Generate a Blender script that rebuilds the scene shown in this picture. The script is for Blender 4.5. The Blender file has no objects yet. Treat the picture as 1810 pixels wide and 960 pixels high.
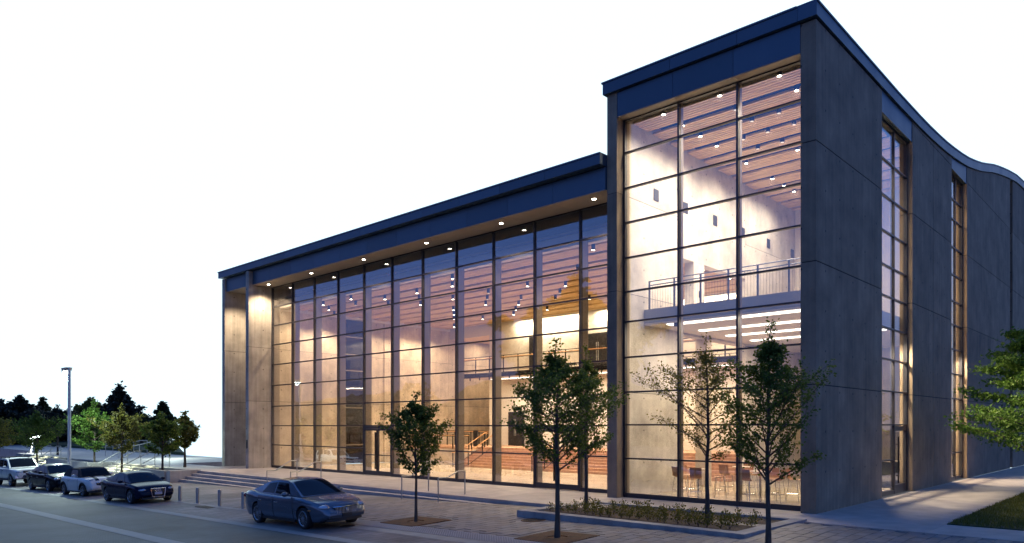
import bpy, bmesh, math, random
import numpy as np
from mathutils import Vector, Matrix, Euler
random.seed(7)
RNG = np.random.default_rng(11)
scene = bpy.context.scene
COL = scene.collection
PI = math.pi

# ------------------------------------------------------------------ camera
cam_d = bpy.data.cameras.new("camera")
cam_d.sensor_width = 36.0
cam_d.lens = 36.0 * 1287 / 1810
cam_d.shift_y = (752.5 - 480) / 1810
cam_d.clip_start = 0.1
cam_d.clip_end = 2000
cam = bpy.data.objects.new("camera", cam_d)
COL.objects.link(cam)
cam.location = (8.12, -21.94, 2.62)
cam.rotation_euler = (PI / 2, 0, math.radians(42.98))
scene.camera = cam

# ------------------------------------------------------------------ dusk sky (bright afterglow behind the hall, deep blue opposite)
world = bpy.data.worlds.new("World")
scene.world = world
world.use_nodes = True
wn, wl = world.node_tree.nodes, world.node_tree.links
wn.clear()
w_out = wn.new("ShaderNodeOutputWorld")
w_bg = wn.new("ShaderNodeBackground")
w_tc = wn.new("ShaderNodeTexCoord")
w_sep = wn.new("ShaderNodeSeparateXYZ")
wl.new(w_tc.outputs["Generated"], w_sep.inputs[0])
w_flat = wn.new("ShaderNodeCombineXYZ")
wl.new(w_sep.outputs[0], w_flat.inputs[0]); wl.new(w_sep.outputs[1], w_flat.inputs[1])
w_nrm = wn.new("ShaderNodeVectorMath"); w_nrm.operation = 'NORMALIZE'
wl.new(w_flat.outputs[0], w_nrm.inputs[0])
w_dot = wn.new("ShaderNodeVectorMath"); w_dot.operation = 'DOT_PRODUCT'
wl.new(w_nrm.outputs[0], w_dot.inputs[0]); w_dot.inputs[1].default_value = (-0.6817, 0.7315, 0)
w_az = wn.new("ShaderNodeMapRange"); w_az.interpolation_type = 'SMOOTHSTEP'
wl.new(w_dot.outputs["Value"], w_az.inputs["Value"])
w_az.inputs["From Min"].default_value = 0.46; w_az.inputs["From Max"].default_value = 0.81
w_el = wn.new("ShaderNodeMapRange"); w_el.interpolation_type = 'SMOOTHSTEP'
wl.new(w_sep.outputs[2], w_el.inputs["Value"])
w_el.inputs["From Min"].default_value = 0.515; w_el.inputs["From Max"].default_value = 0.72
w_el.inputs["To Min"].default_value = 1.0; w_el.inputs["To Max"].default_value = 0.0
w_fac = wn.new("ShaderNodeMath"); w_fac.operation = 'MULTIPLY'
wl.new(w_az.outputs[0], w_fac.inputs[0]); wl.new(w_el.outputs[0], w_fac.inputs[1])
w_ramp = wn.new("ShaderNodeValToRGB")
wl.new(w_sep.outputs[2], w_ramp.inputs[0])
els = w_ramp.color_ramp.elements
els[0].position = 0.0; els[0].color = (0.17, 0.15, 0.23, 1)
els[1].position = 1.0; els[1].color = (0.016, 0.085, 0.36, 1)
for p_, c_ in ((0.10, (0.19, 0.225, 0.48, 1)), (0.22, (0.18, 0.32, 0.86, 1)), (0.36, (0.08, 0.24, 0.78, 1))):
    e_ = els.new(p_); e_.color = c_
w_mix = wn.new("ShaderNodeMix"); w_mix.data_type = 'RGBA'
wl.new(w_fac.outputs[0], w_mix.inputs[0])
wl.new(w_ramp.outputs[0], w_mix.inputs[6])
w_mix.inputs[7].default_value = (1.0, 1.30, 1.46, 1)
wl.new(w_mix.outputs[2], w_bg.inputs[0])
w_bg.inputs[1].default_value = 1.0
wl.new(w_bg.outputs[0], w_out.inputs[0])

vs = scene.view_settings
vs.view_transform = 'Standard'; vs.look = 'None'; vs.exposure = 0.0; vs.gamma = 1.0; vs.use_curve_mapping = False
scene.render.engine = 'CYCLES'
cy = scene.cycles
cy.use_denoising = True
cy.max_bounces = 7; cy.diffuse_bounces = 4; cy.glossy_bounces = 4; cy.transmission_bounces = 4
cy.transparent_max_bounces = 24
cy.sample_clamp_indirect = 4.0
cy.caustics_reflective = False; cy.caustics_refractive = False

WARM = (1.0, 0.74, 0.47)
COOL = (0.80, 1.0, 0.90)

# ------------------------------------------------------------------ materials
def nmat(name):
    m = bpy.data.materials.new(name); m.use_nodes = True
    nt = m.node_tree; b = nt.nodes["Principled BSDF"]
    return m, nt, b

def mat(name, col, rough=0.6, metal=0.0, var=0.0, scale=3.0, bump=0.0, bscale=40.0, coat=0.0, spec=0.5, stretch=(1, 1, 1)):
    m, nt, b = nmat(name)
    b.inputs["Base Color"].default_value = (*col, 1)
    b.inputs["Roughness"].default_value = rough
    b.inputs["Metallic"].default_value = metal
    b.inputs["Coat Weight"].default_value = coat
    b.inputs["Specular IOR Level"].default_value = spec
    if var or bump:
        g = nt.nodes.new("ShaderNodeNewGeometry")
        mp = nt.nodes.new("ShaderNodeMapping"); mp.inputs["Scale"].default_value = stretch
        nt.links.new(g.outputs["Position"], mp.inputs[0])
        if var:
            n = nt.nodes.new("ShaderNodeTexNoise"); n.inputs["Scale"].default_value = scale; n.inputs["Detail"].default_value = 6
            nt.links.new(mp.outputs[0], n.inputs["Vector"])
            r = nt.nodes.new("ShaderNodeMapRange")
            r.inputs["From Min"].default_value = 0.3; r.inputs["From Max"].default_value = 0.7
            r.inputs["To Min"].default_value = 1 - var; r.inputs["To Max"].default_value = 1 + var
            nt.links.new(n.outputs[0], r.inputs["Value"])
            mx = nt.nodes.new("ShaderNodeVectorMath"); mx.operation = 'SCALE'
            mx.inputs[0].default_value = col
            nt.links.new(r.outputs[0], mx.inputs["Scale"])
            nt.links.new(mx.outputs[0], b.inputs["Base Color"])
            r2 = nt.nodes.new("ShaderNodeMapRange")
            r2.inputs["To Min"].default_value = max(0, rough - 0.12); r2.inputs["To Max"].default_value = min(1, rough + 0.12)
            nt.links.new(n.outputs[0], r2.inputs["Value"]); nt.links.new(r2.outputs[0], b.inputs["Roughness"])
        if bump:
            n2 = nt.nodes.new("ShaderNodeTexNoise"); n2.inputs["Scale"].default_value = bscale; n2.inputs["Detail"].default_value = 4
            nt.links.new(mp.outputs[0], n2.inputs["Vector"])
            bp = nt.nodes.new("ShaderNodeBump"); bp.inputs["Strength"].default_value = bump; bp.inputs["Distance"].default_value = 0.02
            nt.links.new(n2.outputs[0], bp.inputs["Height"]); nt.links.new(bp.outputs[0], b.inputs["Normal"])
    return m

def concrete(name, col, holes=True, streak=0.18, pitch=1.22):
    """cast concrete: cloudy tone, vertical board streaks, form-tie holes, fine grain"""
    m, nt, b = nmat(name)
    N, Lk = nt.nodes, nt.links
    g = N.new("ShaderNodeNewGeometry")
    n1 = N.new("ShaderNodeTexNoise"); n1.inputs["Scale"].default_value = 0.8; n1.inputs["Detail"].default_value = 8; n1.inputs["Roughness"].default_value = 0.6
    Lk.new(g.outputs["Position"], n1.inputs["Vector"])
    mp = N.new("ShaderNodeMapping"); mp.inputs["Scale"].default_value = (5, 5, 0.22)
    Lk.new(g.outputs["Position"], mp.inputs[0])
    n2 = N.new("ShaderNodeTexNoise"); n2.inputs["Scale"].default_value = 1.0; n2.inputs["Detail"].default_value = 5
    Lk.new(mp.outputs[0], n2.inputs["Vector"])
    n3 = N.new("ShaderNodeTexNoise"); n3.inputs["Scale"].default_value = 28; n3.inputs["Detail"].default_value = 3
    Lk.new(g.outputs["Position"], n3.inputs["Vector"])
    def mr(src, lo, hi):
        r = N.new("ShaderNodeMapRange"); r.inputs["From Min"].default_value = 0.3; r.inputs["From Max"].default_value = 0.7
        r.inputs["To Min"].default_value = lo; r.inputs["To Max"].default_value = hi
        Lk.new(src, r.inputs["Value"]); return r.outputs[0]
    def mul(a, c):
        k = N.new("ShaderNodeMath"); k.operation = 'MULTIPLY'; Lk.new(a, k.inputs[0]); Lk.new(c, k.inputs[1]); return k.outputs[0]
    f = mul(mul(mr(n1.outputs[0], 0.66, 1.28), mr(n2.outputs[0], 1 - streak, 1 + streak)), mr(n3.outputs[0], 0.94, 1.06))
    oi = N.new("ShaderNodeObjectInfo"); rr = N.new("ShaderNodeMapRange"); rr.inputs["To Min"].default_value = 0.86; rr.inputs["To Max"].default_value = 1.14
    Lk.new(oi.outputs["Random"], rr.inputs["Value"]); f = mul(f, rr.outputs[0])
    if holes:
        s = N.new("ShaderNodeSeparateXYZ"); Lk.new(g.outputs["Position"], s.inputs[0])
        ad = N.new("ShaderNodeMath"); Lk.new(s.outputs[0], ad.inputs[0]); Lk.new(s.outputs[1], ad.inputs[1])
        def cell(v, off):
            a = N.new("ShaderNodeMath"); a.inputs[1].default_value = off; Lk.new(v, a.inputs[0])
            w = N.new("ShaderNodeMath"); w.operation = 'WRAP'; w.inputs[1].default_value = pitch / 2; w.inputs[2].default_value = -pitch / 2
            Lk.new(a.outputs[0], w.inputs[0])
            q = N.new("ShaderNodeMath"); q.operation = 'MULTIPLY'; Lk.new(w.outputs[0], q.inputs[0]); Lk.new(w.outputs[0], q.inputs[1]); return q.outputs[0]
        sm = N.new("ShaderNodeMath"); Lk.new(cell(ad.outputs[0], 0.45), sm.inputs[0]); Lk.new(cell(s.outputs[2], 0.0), sm.inputs[1])
        gt = N.new("ShaderNodeMapRange"); gt.inputs["From Min"].default_value = 0.0009; gt.inputs["From Max"].default_value = 0.0016
        gt.inputs["To Min"].default_value = 0.25; gt.inputs["To Max"].default_value = 1.0
        Lk.new(sm.outputs[0], gt.inputs["Value"])
        f = mul(f, gt.outputs[0])
    sc = N.new("ShaderNodeVectorMath"); sc.operation = 'SCALE'; sc.inputs[0].default_value = col
    Lk.new(f, sc.inputs["Scale"]); Lk.new(sc.outputs[0], b.inputs["Base Color"])
    b.inputs["Roughness"].default_value = 0.75
    bp = N.new("ShaderNodeBump"); bp.inputs["Strength"].default_value = 0.35; bp.inputs["Distance"].default_value = 0.01
    Lk.new(n3.outputs[0], bp.inputs["Height"]); Lk.new(bp.outputs[0], b.inputs["Normal"])
    return m

def emis(name, col, strength, sampled=False):
    m = bpy.data.materials.new(name); m.use_nodes = True
    nt = m.node_tree; nt.nodes.clear()
    o = nt.nodes.new("ShaderNodeOutputMaterial"); e = nt.nodes.new("ShaderNodeEmission")
    e.inputs[0].default_value = (*col, 1); e.inputs[1].default_value = strength
    nt.links.new(e.outputs[0], o.inputs[0])
    if not sampled:
        m.cycles.emission_sampling = 'NONE'
    return m

def glass_mat(name, tint, base, top):
    m = bpy.data.materials.new(name); m.use_nodes = True
    nt = m.node_tree; nt.nodes.clear()
    o = nt.nodes.new("ShaderNodeOutputMaterial")
    t = nt.nodes.new("ShaderNodeBsdfTransparent"); t.inputs[0].default_value = (*tint, 1)
    g = nt.nodes.new("ShaderNodeBsdfGlossy"); g.inputs["Roughness"].default_value = 0.0; g.inputs[0].default_value = (0.95, 0.95, 1, 1)
    lw = nt.nodes.new("ShaderNodeLayerWeight"); lw.inputs[0].default_value = 0.5
    pw = nt.nodes.new("ShaderNodeMath"); pw.operation = 'POWER'; pw.inputs[1].default_value = 3.0
    nt.links.new(lw.outputs["Facing"], pw.inputs[0])
    r = nt.nodes.new("ShaderNodeMapRange"); r.inputs["To Min"].default_value = base; r.inputs["To Max"].default_value = top
    nt.links.new(pw.outputs[0], r.inputs["Value"])
    ge = nt.nodes.new("ShaderNodeNewGeometry"); oi = nt.nodes.new("ShaderNodeObjectInfo")
    va = nt.nodes.new("ShaderNodeVectorMath"); va.operation = 'ADD'
    sx = nt.nodes.new("ShaderNodeMath"); sx.operation = 'MULTIPLY'; sx.inputs[1].default_value = 40
    nt.links.new(oi.outputs["Random"], sx.inputs[0]); nt.links.new(ge.outputs["Position"], va.inputs[0]); nt.links.new(sx.outputs[0], va.inputs[1])
    ns = nt.nodes.new("ShaderNodeTexNoise"); ns.inputs["Scale"].default_value = 0.55; ns.inputs["Detail"].default_value = 1
    nt.links.new(va.outputs[0], ns.inputs["Vector"])
    bp = nt.nodes.new("ShaderNodeBump"); bp.inputs["Strength"].default_value = 0.35; bp.inputs["Distance"].default_value = 0.03
    nt.links.new(ns.outputs[0], bp.inputs["Height"]); nt.links.new(bp.outputs[0], g.inputs["Normal"])
    x = nt.nodes.new("ShaderNodeMixShader")
    nt.links.new(r.outputs[0], x.inputs[0]); nt.links.new(t.outputs[0], x.inputs[1]); nt.links.new(g.outputs[0], x.inputs[2])
    nt.links.new(x.outputs[0], o.inputs[0])
    return m

def leaf_mat(name, c1, c2, trans=0.35):
    m, nt, b = nmat(name)
    N, Lk = nt.nodes, nt.links
    g = N.new("ShaderNodeNewGeometry")
    r = N.new("ShaderNodeValToRGB")
    r.color_ramp.elements[0].color = (*c1, 1); r.color_ramp.elements[1].color = (*c2, 1)
    Lk.new(g.outputs["Random Per Island"], r.inputs[0])
    Lk.new(r.outputs[0], b.inputs["Base Color"])
    b.inputs["Roughness"].default_value = 0.55; b.inputs["Specular IOR Level"].default_value = 0.3
    t = N.new("ShaderNodeBsdfTranslucent"); Lk.new(r.outputs[0], t.inputs[0])
    x = N.new("ShaderNodeMixShader"); x.inputs[0].default_value = trans
    Lk.new(b.outputs[0], x.inputs[1]); Lk.new(t.outputs[0], x.inputs[2])
    Lk.new(x.outputs[0], N["Material Output"].inputs[0])
    return m

def paver_mat(name, col, bw, bh, var=0.25):
    """small unit paving beyond the individually laid pavers"""
    m, nt, b = nmat(name)
    N, Lk = nt.nodes, nt.links
    g = N.new("ShaderNodeNewGeometry")
    mp = N.new("ShaderNodeMapping"); mp.inputs["Rotation"].default_value = (0, 0, PI / 2)
    Lk.new(g.outputs["Position"], mp.inputs[0])
    br = N.new("ShaderNodeTexBrick")
    br.inputs["Scale"].default_value = 1.0
    br.inputs["Brick Width"].default_value = bw; br.inputs["Row Height"].default_value = bh
    br.inputs["Mortar Size"].default_value = 0.012; br.inputs["Mortar Smooth"].default_value = 0.3
    br.inputs["Color1"].default_value = (*[c * (1 - var) for c in col], 1)
    br.inputs["Color2"].default_value = (*[c * (1 + var) for c in col], 1)
    br.inputs["Mortar"].default_value = (*[c * 0.45 for c in col], 1)
    Lk.new(mp.outputs[0], br.inputs["Vector"])
    n = N.new("ShaderNodeTexNoise"); n.inputs["Scale"].default_value = 0.45; n.inputs["Detail"].default_value = 7
    Lk.new(g.outputs["Position"], n.inputs["Vector"])
    r = N.new("ShaderNodeMapRange"); r.inputs["From Min"].default_value = 0.3; r.inputs["From Max"].default_value = 0.7
    r.inputs["To Min"].default_value = 0.5; r.inputs["To Max"].default_value = 1.4
    Lk.new(n.outputs[0], r.inputs["Value"])
    sc = N.new("ShaderNodeVectorMath"); sc.operation = 'SCALE'
    Lk.new(br.outputs[0], sc.inputs[0]); Lk.new(r.outputs[0], sc.inputs["Scale"])
    Lk.new(sc.outputs[0], b.inputs["Base Color"])
    b.inputs["Roughness"].default_value = 0.62
    bp = N.new("ShaderNodeBump"); bp.inputs["Strength"].default_value = 0.5; bp.inputs["Distance"].default_value = 0.008; bp.invert = True
    Lk.new(br.outputs["Fac"], bp.inputs["Height"]); Lk.new(bp.outputs[0], b.inputs["Normal"])
    return m

M = {}
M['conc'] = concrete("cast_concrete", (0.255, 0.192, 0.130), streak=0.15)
M['conc_pier_lit'] = concrete("pier_concrete_lit", (0.42, 0.375, 0.315))  # paler copy of the wall concrete, soffit light put into the colour
M['conc_in'] = concrete("interior_concrete", (0.50, 0.42, 0.335), streak=0.08)
M['conc_white'] = concrete("pale_interior_concrete", (0.66, 0.62, 0.57), streak=0.06)
M['conc_plain'] = concrete("kerb_concrete", (0.30, 0.29, 0.28), holes=False, streak=0.1)
M['seam'] = mat("joint_shadow_gap", (0.05, 0.045, 0.04), 0.9)
M['slab'] = mat("terrace_concrete", (0.40, 0.36, 0.33), 0.62, var=0.2, scale=1.6, bump=0.15, bscale=60)
M['fascia'] = mat("fascia_metal", (0.06, 0.10, 0.145), 0.42, 0.25, var=0.08, scale=0.9, stretch=(1, 1, 0.3))
def panel_tone(m, lo, hi):
    nt = m.node_tree; b = nt.nodes["Principled BSDF"]; src = b.inputs["Base Color"].links[0].from_socket
    oi = nt.nodes.new("ShaderNodeObjectInfo"); r = nt.nodes.new("ShaderNodeMapRange"); r.inputs["To Min"].default_value = lo; r.inputs["To Max"].default_value = hi
    nt.links.new(oi.outputs["Random"], r.inputs["Value"])
    k = nt.nodes.new("ShaderNodeVectorMath"); k.operation = 'SCALE'
    nt.links.new(src, k.inputs[0]); nt.links.new(r.outputs[0], k.inputs["Scale"]); nt.links.new(k.outputs[0], b.inputs["Base Color"])
panel_tone(M['fascia'], .85, 1.15)
panel_tone(M['slab'], .90, 1.08)
M['coping'] = mat("coping_edge_metal", (0.07, 0.095, 0.15), 0.4, 0.4)
M['soffit'] = mat("soffit_panel", (0.30, 0.265, 0.23), 0.6, var=0.06)
M['frame'] = mat("curtain_wall_frame", (0.055, 0.055, 0.065), 0.38, 0.5)
M['fin'] = mat("mullion_fin", (0.22, 0.185, 0.155), 0.5, 0.2)
M['glass'] = glass_mat("facade_glass", (0.93, 0.94, 0.93), 0.135, 0.62)
M['glass_shaded'] = glass_mat("shade_tinted_glass", (0.16, 0.18, 0.21), 0.06, 0.5)  # tint darkened in place of the shade on the wall beyond
M['floor_in'] = mat("polished_floor", (0.46, 0.40, 0.33), 0.22, var=0.08, scale=2.0)
M['wood'] = mat("ceiling_wood", (0.80, 0.55, 0.245), 0.5, var=0.28, scale=2.5, stretch=(0.6, 8, 1))
M['black'] = mat("black_ceiling_void", (0.012, 0.013, 0.018), 0.9)
M['white'] = mat("painted_plaster", (0.72, 0.66, 0.58), 0.7)
M['steel_dark'] = mat("dark_steel_rail", (0.03, 0.028, 0.027), 0.4, 0.6)
M['steel_blue'] = mat("painted_grey_rail", (0.14, 0.16, 0.20), 0.4, 0.4)
M['pole'] = mat('galvanised_pole', (.62, .63, .64), .45, .3)
M['slab_edge'] = mat('painted_slab_edge', (.36, .38, .42), .4)
M['steel'] = mat("stainless_steel", (0.42, 0.42, 0.40), 0.42, 0.7)
M['brass'] = mat("wood_handrail", (0.55, 0.30, 0.13), 0.35)
M['red_brick'] = mat("red_stair_tile", (0.46, 0.27, 0.175), 0.5, var=0.2, scale=6)
M['lamp'] = emis("downlight_lens", (1.0, 0.88, 0.70), 28.0)
M['lamp_dim'] = emis("dim_downlight_lens", (1.0, 0.86, 0.68), 1.6)
M['linear'] = emis("linear_light_lens", (1.0, 0.90, 0.76), 4.5)
M['street_lens'] = emis("street_lamp_lens", (0.88, 1.0, 0.97), 9.0)
M['path_lens'] = emis('path_light_lens', (.9, 1.0, .95), 2.2)
M['led'] = emis("handrail_led", (0.9, 1.0, 0.72), 0.35)
M['can'] = mat("downlight_can", (0.03, 0.03, 0.035), 0.4, 0.3)
M['asphalt'] = paver_mat("street_paving", (0.095, 0.112, 0.108), 0.20, 0.10, 0.15)
M['plaza'] = paver_mat("plaza_paving", (0.185, 0.175, 0.17), 0.6, 0.3, 0.18)
M['ground'] = mat("rough_ground", (0.06, 0.06, 0.055), 0.9, var=0.3, scale=0.5)
M['band'] = mat("pale_paving_band", (0.27, 0.28, 0.27), 0.6, var=0.16, scale=2.5, bump=0.15)
M['tactile'] = mat("tactile_paving", (0.20, 0.21, 0.235), 0.5, var=0.1)
M['rust'] = mat("rusty_cast_iron", (0.12, 0.062, 0.03), 0.75, 0.3, var=0.35, scale=5)
M['iron'] = mat("dark_cast_iron", (0.05, 0.042, 0.036), 0.6, 0.5, var=0.3, scale=14)
M['soil'] = mat("bark_mulch", (0.055, 0.036, 0.026), 0.95, var=0.6, scale=22, bump=1.0, bscale=30)
M['bark'] = mat("tree_bark", (0.085, 0.065, 0.05), 0.9, var=0.4, scale=16, bump=0.8, bscale=26, stretch=(1, 1, 0.25))
M['grass'] = leaf_mat("grass_blade", (0.075, 0.10, 0.014), (0.16, 0.16, 0.03), 0.3)
M['lawn'] = mat("lawn_soil", (0.035, 0.05, 0.014), 0.95, var=0.5, scale=6, bump=0.6, bscale=30)
M['leaf'] = leaf_mat("leaf_green", (0.055, 0.100, 0.018), (0.13, 0.185, 0.035), 0.5)
M['leaf_olive'] = leaf_mat("leaf_olive", (0.09, 0.105, 0.02), (0.20, 0.18, 0.04), 0.5)
M['leaf_lit'] = leaf_mat("leaf_lit_green", (0.06, 0.14, 0.02), (0.14, 0.24, 0.04), 0.45)  # street-lamp light put into the leaf colour
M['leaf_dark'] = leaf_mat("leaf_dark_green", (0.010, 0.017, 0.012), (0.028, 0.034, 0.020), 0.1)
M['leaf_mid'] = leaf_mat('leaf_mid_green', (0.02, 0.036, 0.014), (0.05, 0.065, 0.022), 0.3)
M['leaf_shrub'] = leaf_mat("shrub_yellow_green", (0.10, 0.11, 0.02), (0.22, 0.19, 0.035))
M['copper'] = mat("tan_seat_shell", (0.50, 0.255, 0.13), 0.4)
M['tabletop'] = mat("table_laminate", (0.70, 0.60, 0.50), 0.3)
M['chrome'] = mat("chrome", (0.75, 0.75, 0.77), 0.12, 1.0)
M['rubber'] = mat("tyre_rubber", (0.014, 0.014, 0.015), 0.8)
M['alloy'] = mat("alloy_rim", (0.42, 0.42, 0.44), 0.25, 0.9)
M['carglass'] = mat("car_glass", (0.006, 0.008, 0.012), 0.05, 0.0, spec=0.22)
M['plastic'] = mat("black_plastic", (0.012, 0.012, 0.013), 0.5)
M['headlens'] = mat("headlight_lens", (0.50, 0.53, 0.58), 0.08, 0.6, coat=1.0)
M['taillens'] = mat("taillight_lens", (0.25, 0.01, 0.008), 0.15, 0.0, coat=1.0)
M['amber'] = mat("amber_lens", (0.5, 0.16, 0.02), 0.2)
M['plate'] = mat("plate_white", (0.65, 0.68, 0.72), 0.4)
M['plateblue'] = mat("plate_blue_print", (0.08, 0.16, 0.45), 0.4)

# ------------------------------------------------------------------ mesh helpers
class MB:
    def __init__(s): s.v = []; s.f = []
    def box(s, x0, y0, z0, x1, y1, z1):
        b = len(s.v)
        s.v += [(x0, y0, z0), (x1, y0, z0), (x1, y1, z0), (x0, y1, z0), (x0, y0, z1), (x1, y0, z1), (x1, y1, z1), (x0, y1, z1)]
        s.f += [(b, b + 3, b + 2, b + 1), (b + 4, b + 5, b + 6, b + 7), (b, b + 1, b + 5, b + 4), (b + 1, b + 2, b + 6, b + 5), (b + 2, b + 3, b + 7, b + 6), (b + 3, b, b + 4, b + 7)]
        return s
    def hexa(s, lo, hi):
        """8-corner solid from two 4-point rings (counter-clockwise from above)"""
        b = len(s.v); s.v += list(lo) + list(hi)
        s.f += [(b, b + 3, b + 2, b + 1), (b + 4, b + 5, b + 6, b + 7)] + [(b + i, b + (i + 1) % 4, b + 4 + (i + 1) % 4, b + 4 + i) for i in range(4)]
        return s
    def tube(s, p, q, r, r2=None, n=8, caps=True):
        p = Vector(p); q = Vector(q); r2 = r if r2 is None else r2
        d = (q - p).normalized(); a = d.orthogonal().normalized(); c = d.cross(a)
        b = len(s.v)
        for P_, R_ in ((p, r), (q, r2)):
            for i in range(n):
                t = 2 * PI * i / n
                s.v.append(tuple(P_ + a * math.cos(t) * R_ + c * math.sin(t) * R_))
        for i in range(n):
            j = (i + 1) % n; s.f.append((b + i, b + j, b + n + j, b + n + i))
        if caps:
            s.f.append(tuple(b + n - 1 - i for i in range(n))); s.f.append(tuple(b + n + i for i in range(n)))
        return s
    def path(s, pts, r, n=6):
        for a, c in zip(pts[:-1], pts[1:]): s.tube(a, c, r, r, n)
        return s
    def lathe(s, prof, n=24, c=(0, 0, 0), axis='z', close=True):
        b = len(s.v); k = len(prof)
        for i in range(n):
            t = 2 * PI * i / n
            for r, h in prof:
                if axis == 'z': s.v.append((c[0] + r * math.cos(t), c[1] + r * math.sin(t), c[2] + h))
                else: s.v.append((c[0] + r * math.cos(t), c[1] + h, c[2] + r * math.sin(t)))
        for i in range(n):
            j = (i + 1) % n
            for a in range(k - 1):
                q = (b + i * k + a, b + j * k + a, b + j * k + a + 1, b + i * k + a + 1)
                s.f.append(q if axis == 'z' else q[::-1])
        return s
    def ball(s, c, r, n=10, m=6):
        prof = [(max(1e-4, math.cos(t)), math.sin(t)) for t in [(-PI / 2 + PI * i / m) for i in range(m + 1)]]
        b = len(s.v)
        s.lathe(prof, n)
        for i in range(b, len(s.v)):
            x, y, z = s.v[i]; s.v[i] = (c[0] + x * r[0], c[1] + y * r[1], c[2] + z * r[2])
        return s
    def grid(s, rows):
        b = len(s.v); k = len(rows[0])
        for r in rows: s.v += [tuple(p) for p in r]
        for i in range(len(rows) - 1):
            for j in range(k - 1):
                s.f.append((b + i * k + j, b + i * k + j + 1, b + (i + 1) * k + j + 1, b + (i + 1) * k + j))
        return s
    def mesh(s, name, material, smooth=None):
        me = bpy.data.meshes.new(name)
        me.from_pydata(s.v, [], s.f); me.materials.append(material)
        if smooth is not None:
            me.polygons.foreach_set("use_smooth", [True] * len(me.polygons))
            me.set_sharp_from_angle(angle=math.radians(smooth))
        me.update()
        return me
    def build(s, name, material, parent=None, smooth=None, kind=None, label=None):
        return obj(name, s.mesh(name, material, smooth), parent, kind=kind, label=label)

def obj(name, me, parent=None, loc=None, rz=None, kind=None, label=None):
    o = bpy.data.objects.new(name, me); COL.objects.link(o)
    if parent is not None: o.parent = parent
    if loc is not None: o.location = loc
    if rz is not None: o.rotation_euler = (0, 0, rz)
    if kind: o["kind"] = kind
    if label: o["label"] = label
    return o

def tag(o, label=None, cat=None, group=None, kind=None):
    if label: o["label"] = label
    if cat: o["category"] = cat
    if group: o["group"] = group
    if kind: o["kind"] = kind
    return o

def thing(name, label, cat, loc=(0, 0, 0), rz=0, group=None):
    o = bpy.data.objects.new(name, None); COL.objects.link(o)
    o.empty_display_size = 0.3
    o.location = loc; o.rotation_euler = (0, 0, rz)
    return tag(o, label, cat, group)

CHILD = {}
def copy_tree(o, parent=None, loc=None, rz=None, label=None, group=None):
    c = o.copy(); COL.objects.link(c)
    if parent is not None: c.parent = parent
    if loc is not None: c.location = loc
    if rz is not None: c.rotation_euler = (0, 0, rz)
    if label: c["label"] = label
    if group: c["group"] = group
    for ch in list(o.children): copy_tree(ch, c)
    return c

def light(kind, name, loc, power, col, parent=None, size=0.1, size_y=None, spot=None, blend=0.6, rot=None):
    d = bpy.data.lights.new(name, kind); d.energy = power; d.color = col
    if kind == 'AREA':
        d.size = size
        if size_y: d.shape = 'RECTANGLE'; d.size_y = size_y
    else: d.shadow_soft_size = size
    if spot: d.spot_size = math.radians(spot); d.spot_blend = blend
    o = bpy.data.objects.new(name, d); COL.objects.link(o)
    o.location = loc
    if rot: o.rotation_euler = rot
    if parent is not None: o.parent = parent
    return o

def g(x, y):
    """street and plaza level: falls away to the left and towards the kerb"""
    return 0.018 * min(x + 1.5, 0) + 0.03 * min(max(y, -12) + 3.6, 0)

# ================================================================== GROUND
def sheet(name, x0, x1, y0, y1, m, dz, nx=1, ny=1, xs=None, ys=None):
    xs = xs or [x0 + (x1 - x0) * i / nx for i in range(nx + 1)]
    ys = ys or [y0 + (y1 - y0) * i / ny for i in range(ny + 1)]
    mb = MB().grid([[(x, y, g(x, y) + dz) for x in xs] for y in ys])
    return mb.build(name, m, kind='structure')

XS = [-400, -200, -120, -80, -60, -1.5, 40, 120, 300]
# one ground sheet: behind and left of the terrace it stops at the crest, where the land drops away
mb = MB()
YS = [-400, -200, -60, -30, -12, -3.6, -3.3]
mb.grid([[(x, y, g(x, y) - 0.05) for x in XS] for y in YS])
mb.grid([[(x, y, -0.06) for x in (2.0, 60, 200, 400)] for y in (-3.3, 20, 80, 200, 420)])
mb.build("ground", M['ground'], kind='structure')
XR = [-150, -100, -60, -1.5, 20, 60]
sheet("road", 0, 0, 0, 0, M['asphalt'], 0.0, xs=XR, ys=[-19.5, -12, -11.0])
plaza = sheet("plaza", 0, 0, 0, 0, M['plaza'], 0.004, xs=[-150, -100, -60, -1.5, 3.4, 20, 40], ys=[-11.0, -3.6, -3.3])
sheet("far_pavement", 0, 0, 0, 0, M['slab'], 0.12, xs=XR, ys=[-23.9, -19.5]).location.z = -0.0
band1 = sheet("paving_band", 0, 0, 0, 0, M['band'], 0.008, xs=[-150, -60, -1.5, 20], ys=[-11.32, -10.98])
band2 = sheet("paving_band", 0, 0, 0, 0, M['band'], 0.008, xs=[-150, -60, -1.5, 20], ys=[-14.35, -13.92])
band3 = sheet("paving_band", 0, 0, 0, 0, M['band'], 0.010, xs=[-150, -60, -11.4], ys=[-9.35, -9.1])
band4 = sheet("paving_band", 0, 0, 0, 0, M['band'], 0.010, xs=[-11.4, -1.5, 8], ys=[-9.75, -9.32])

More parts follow.
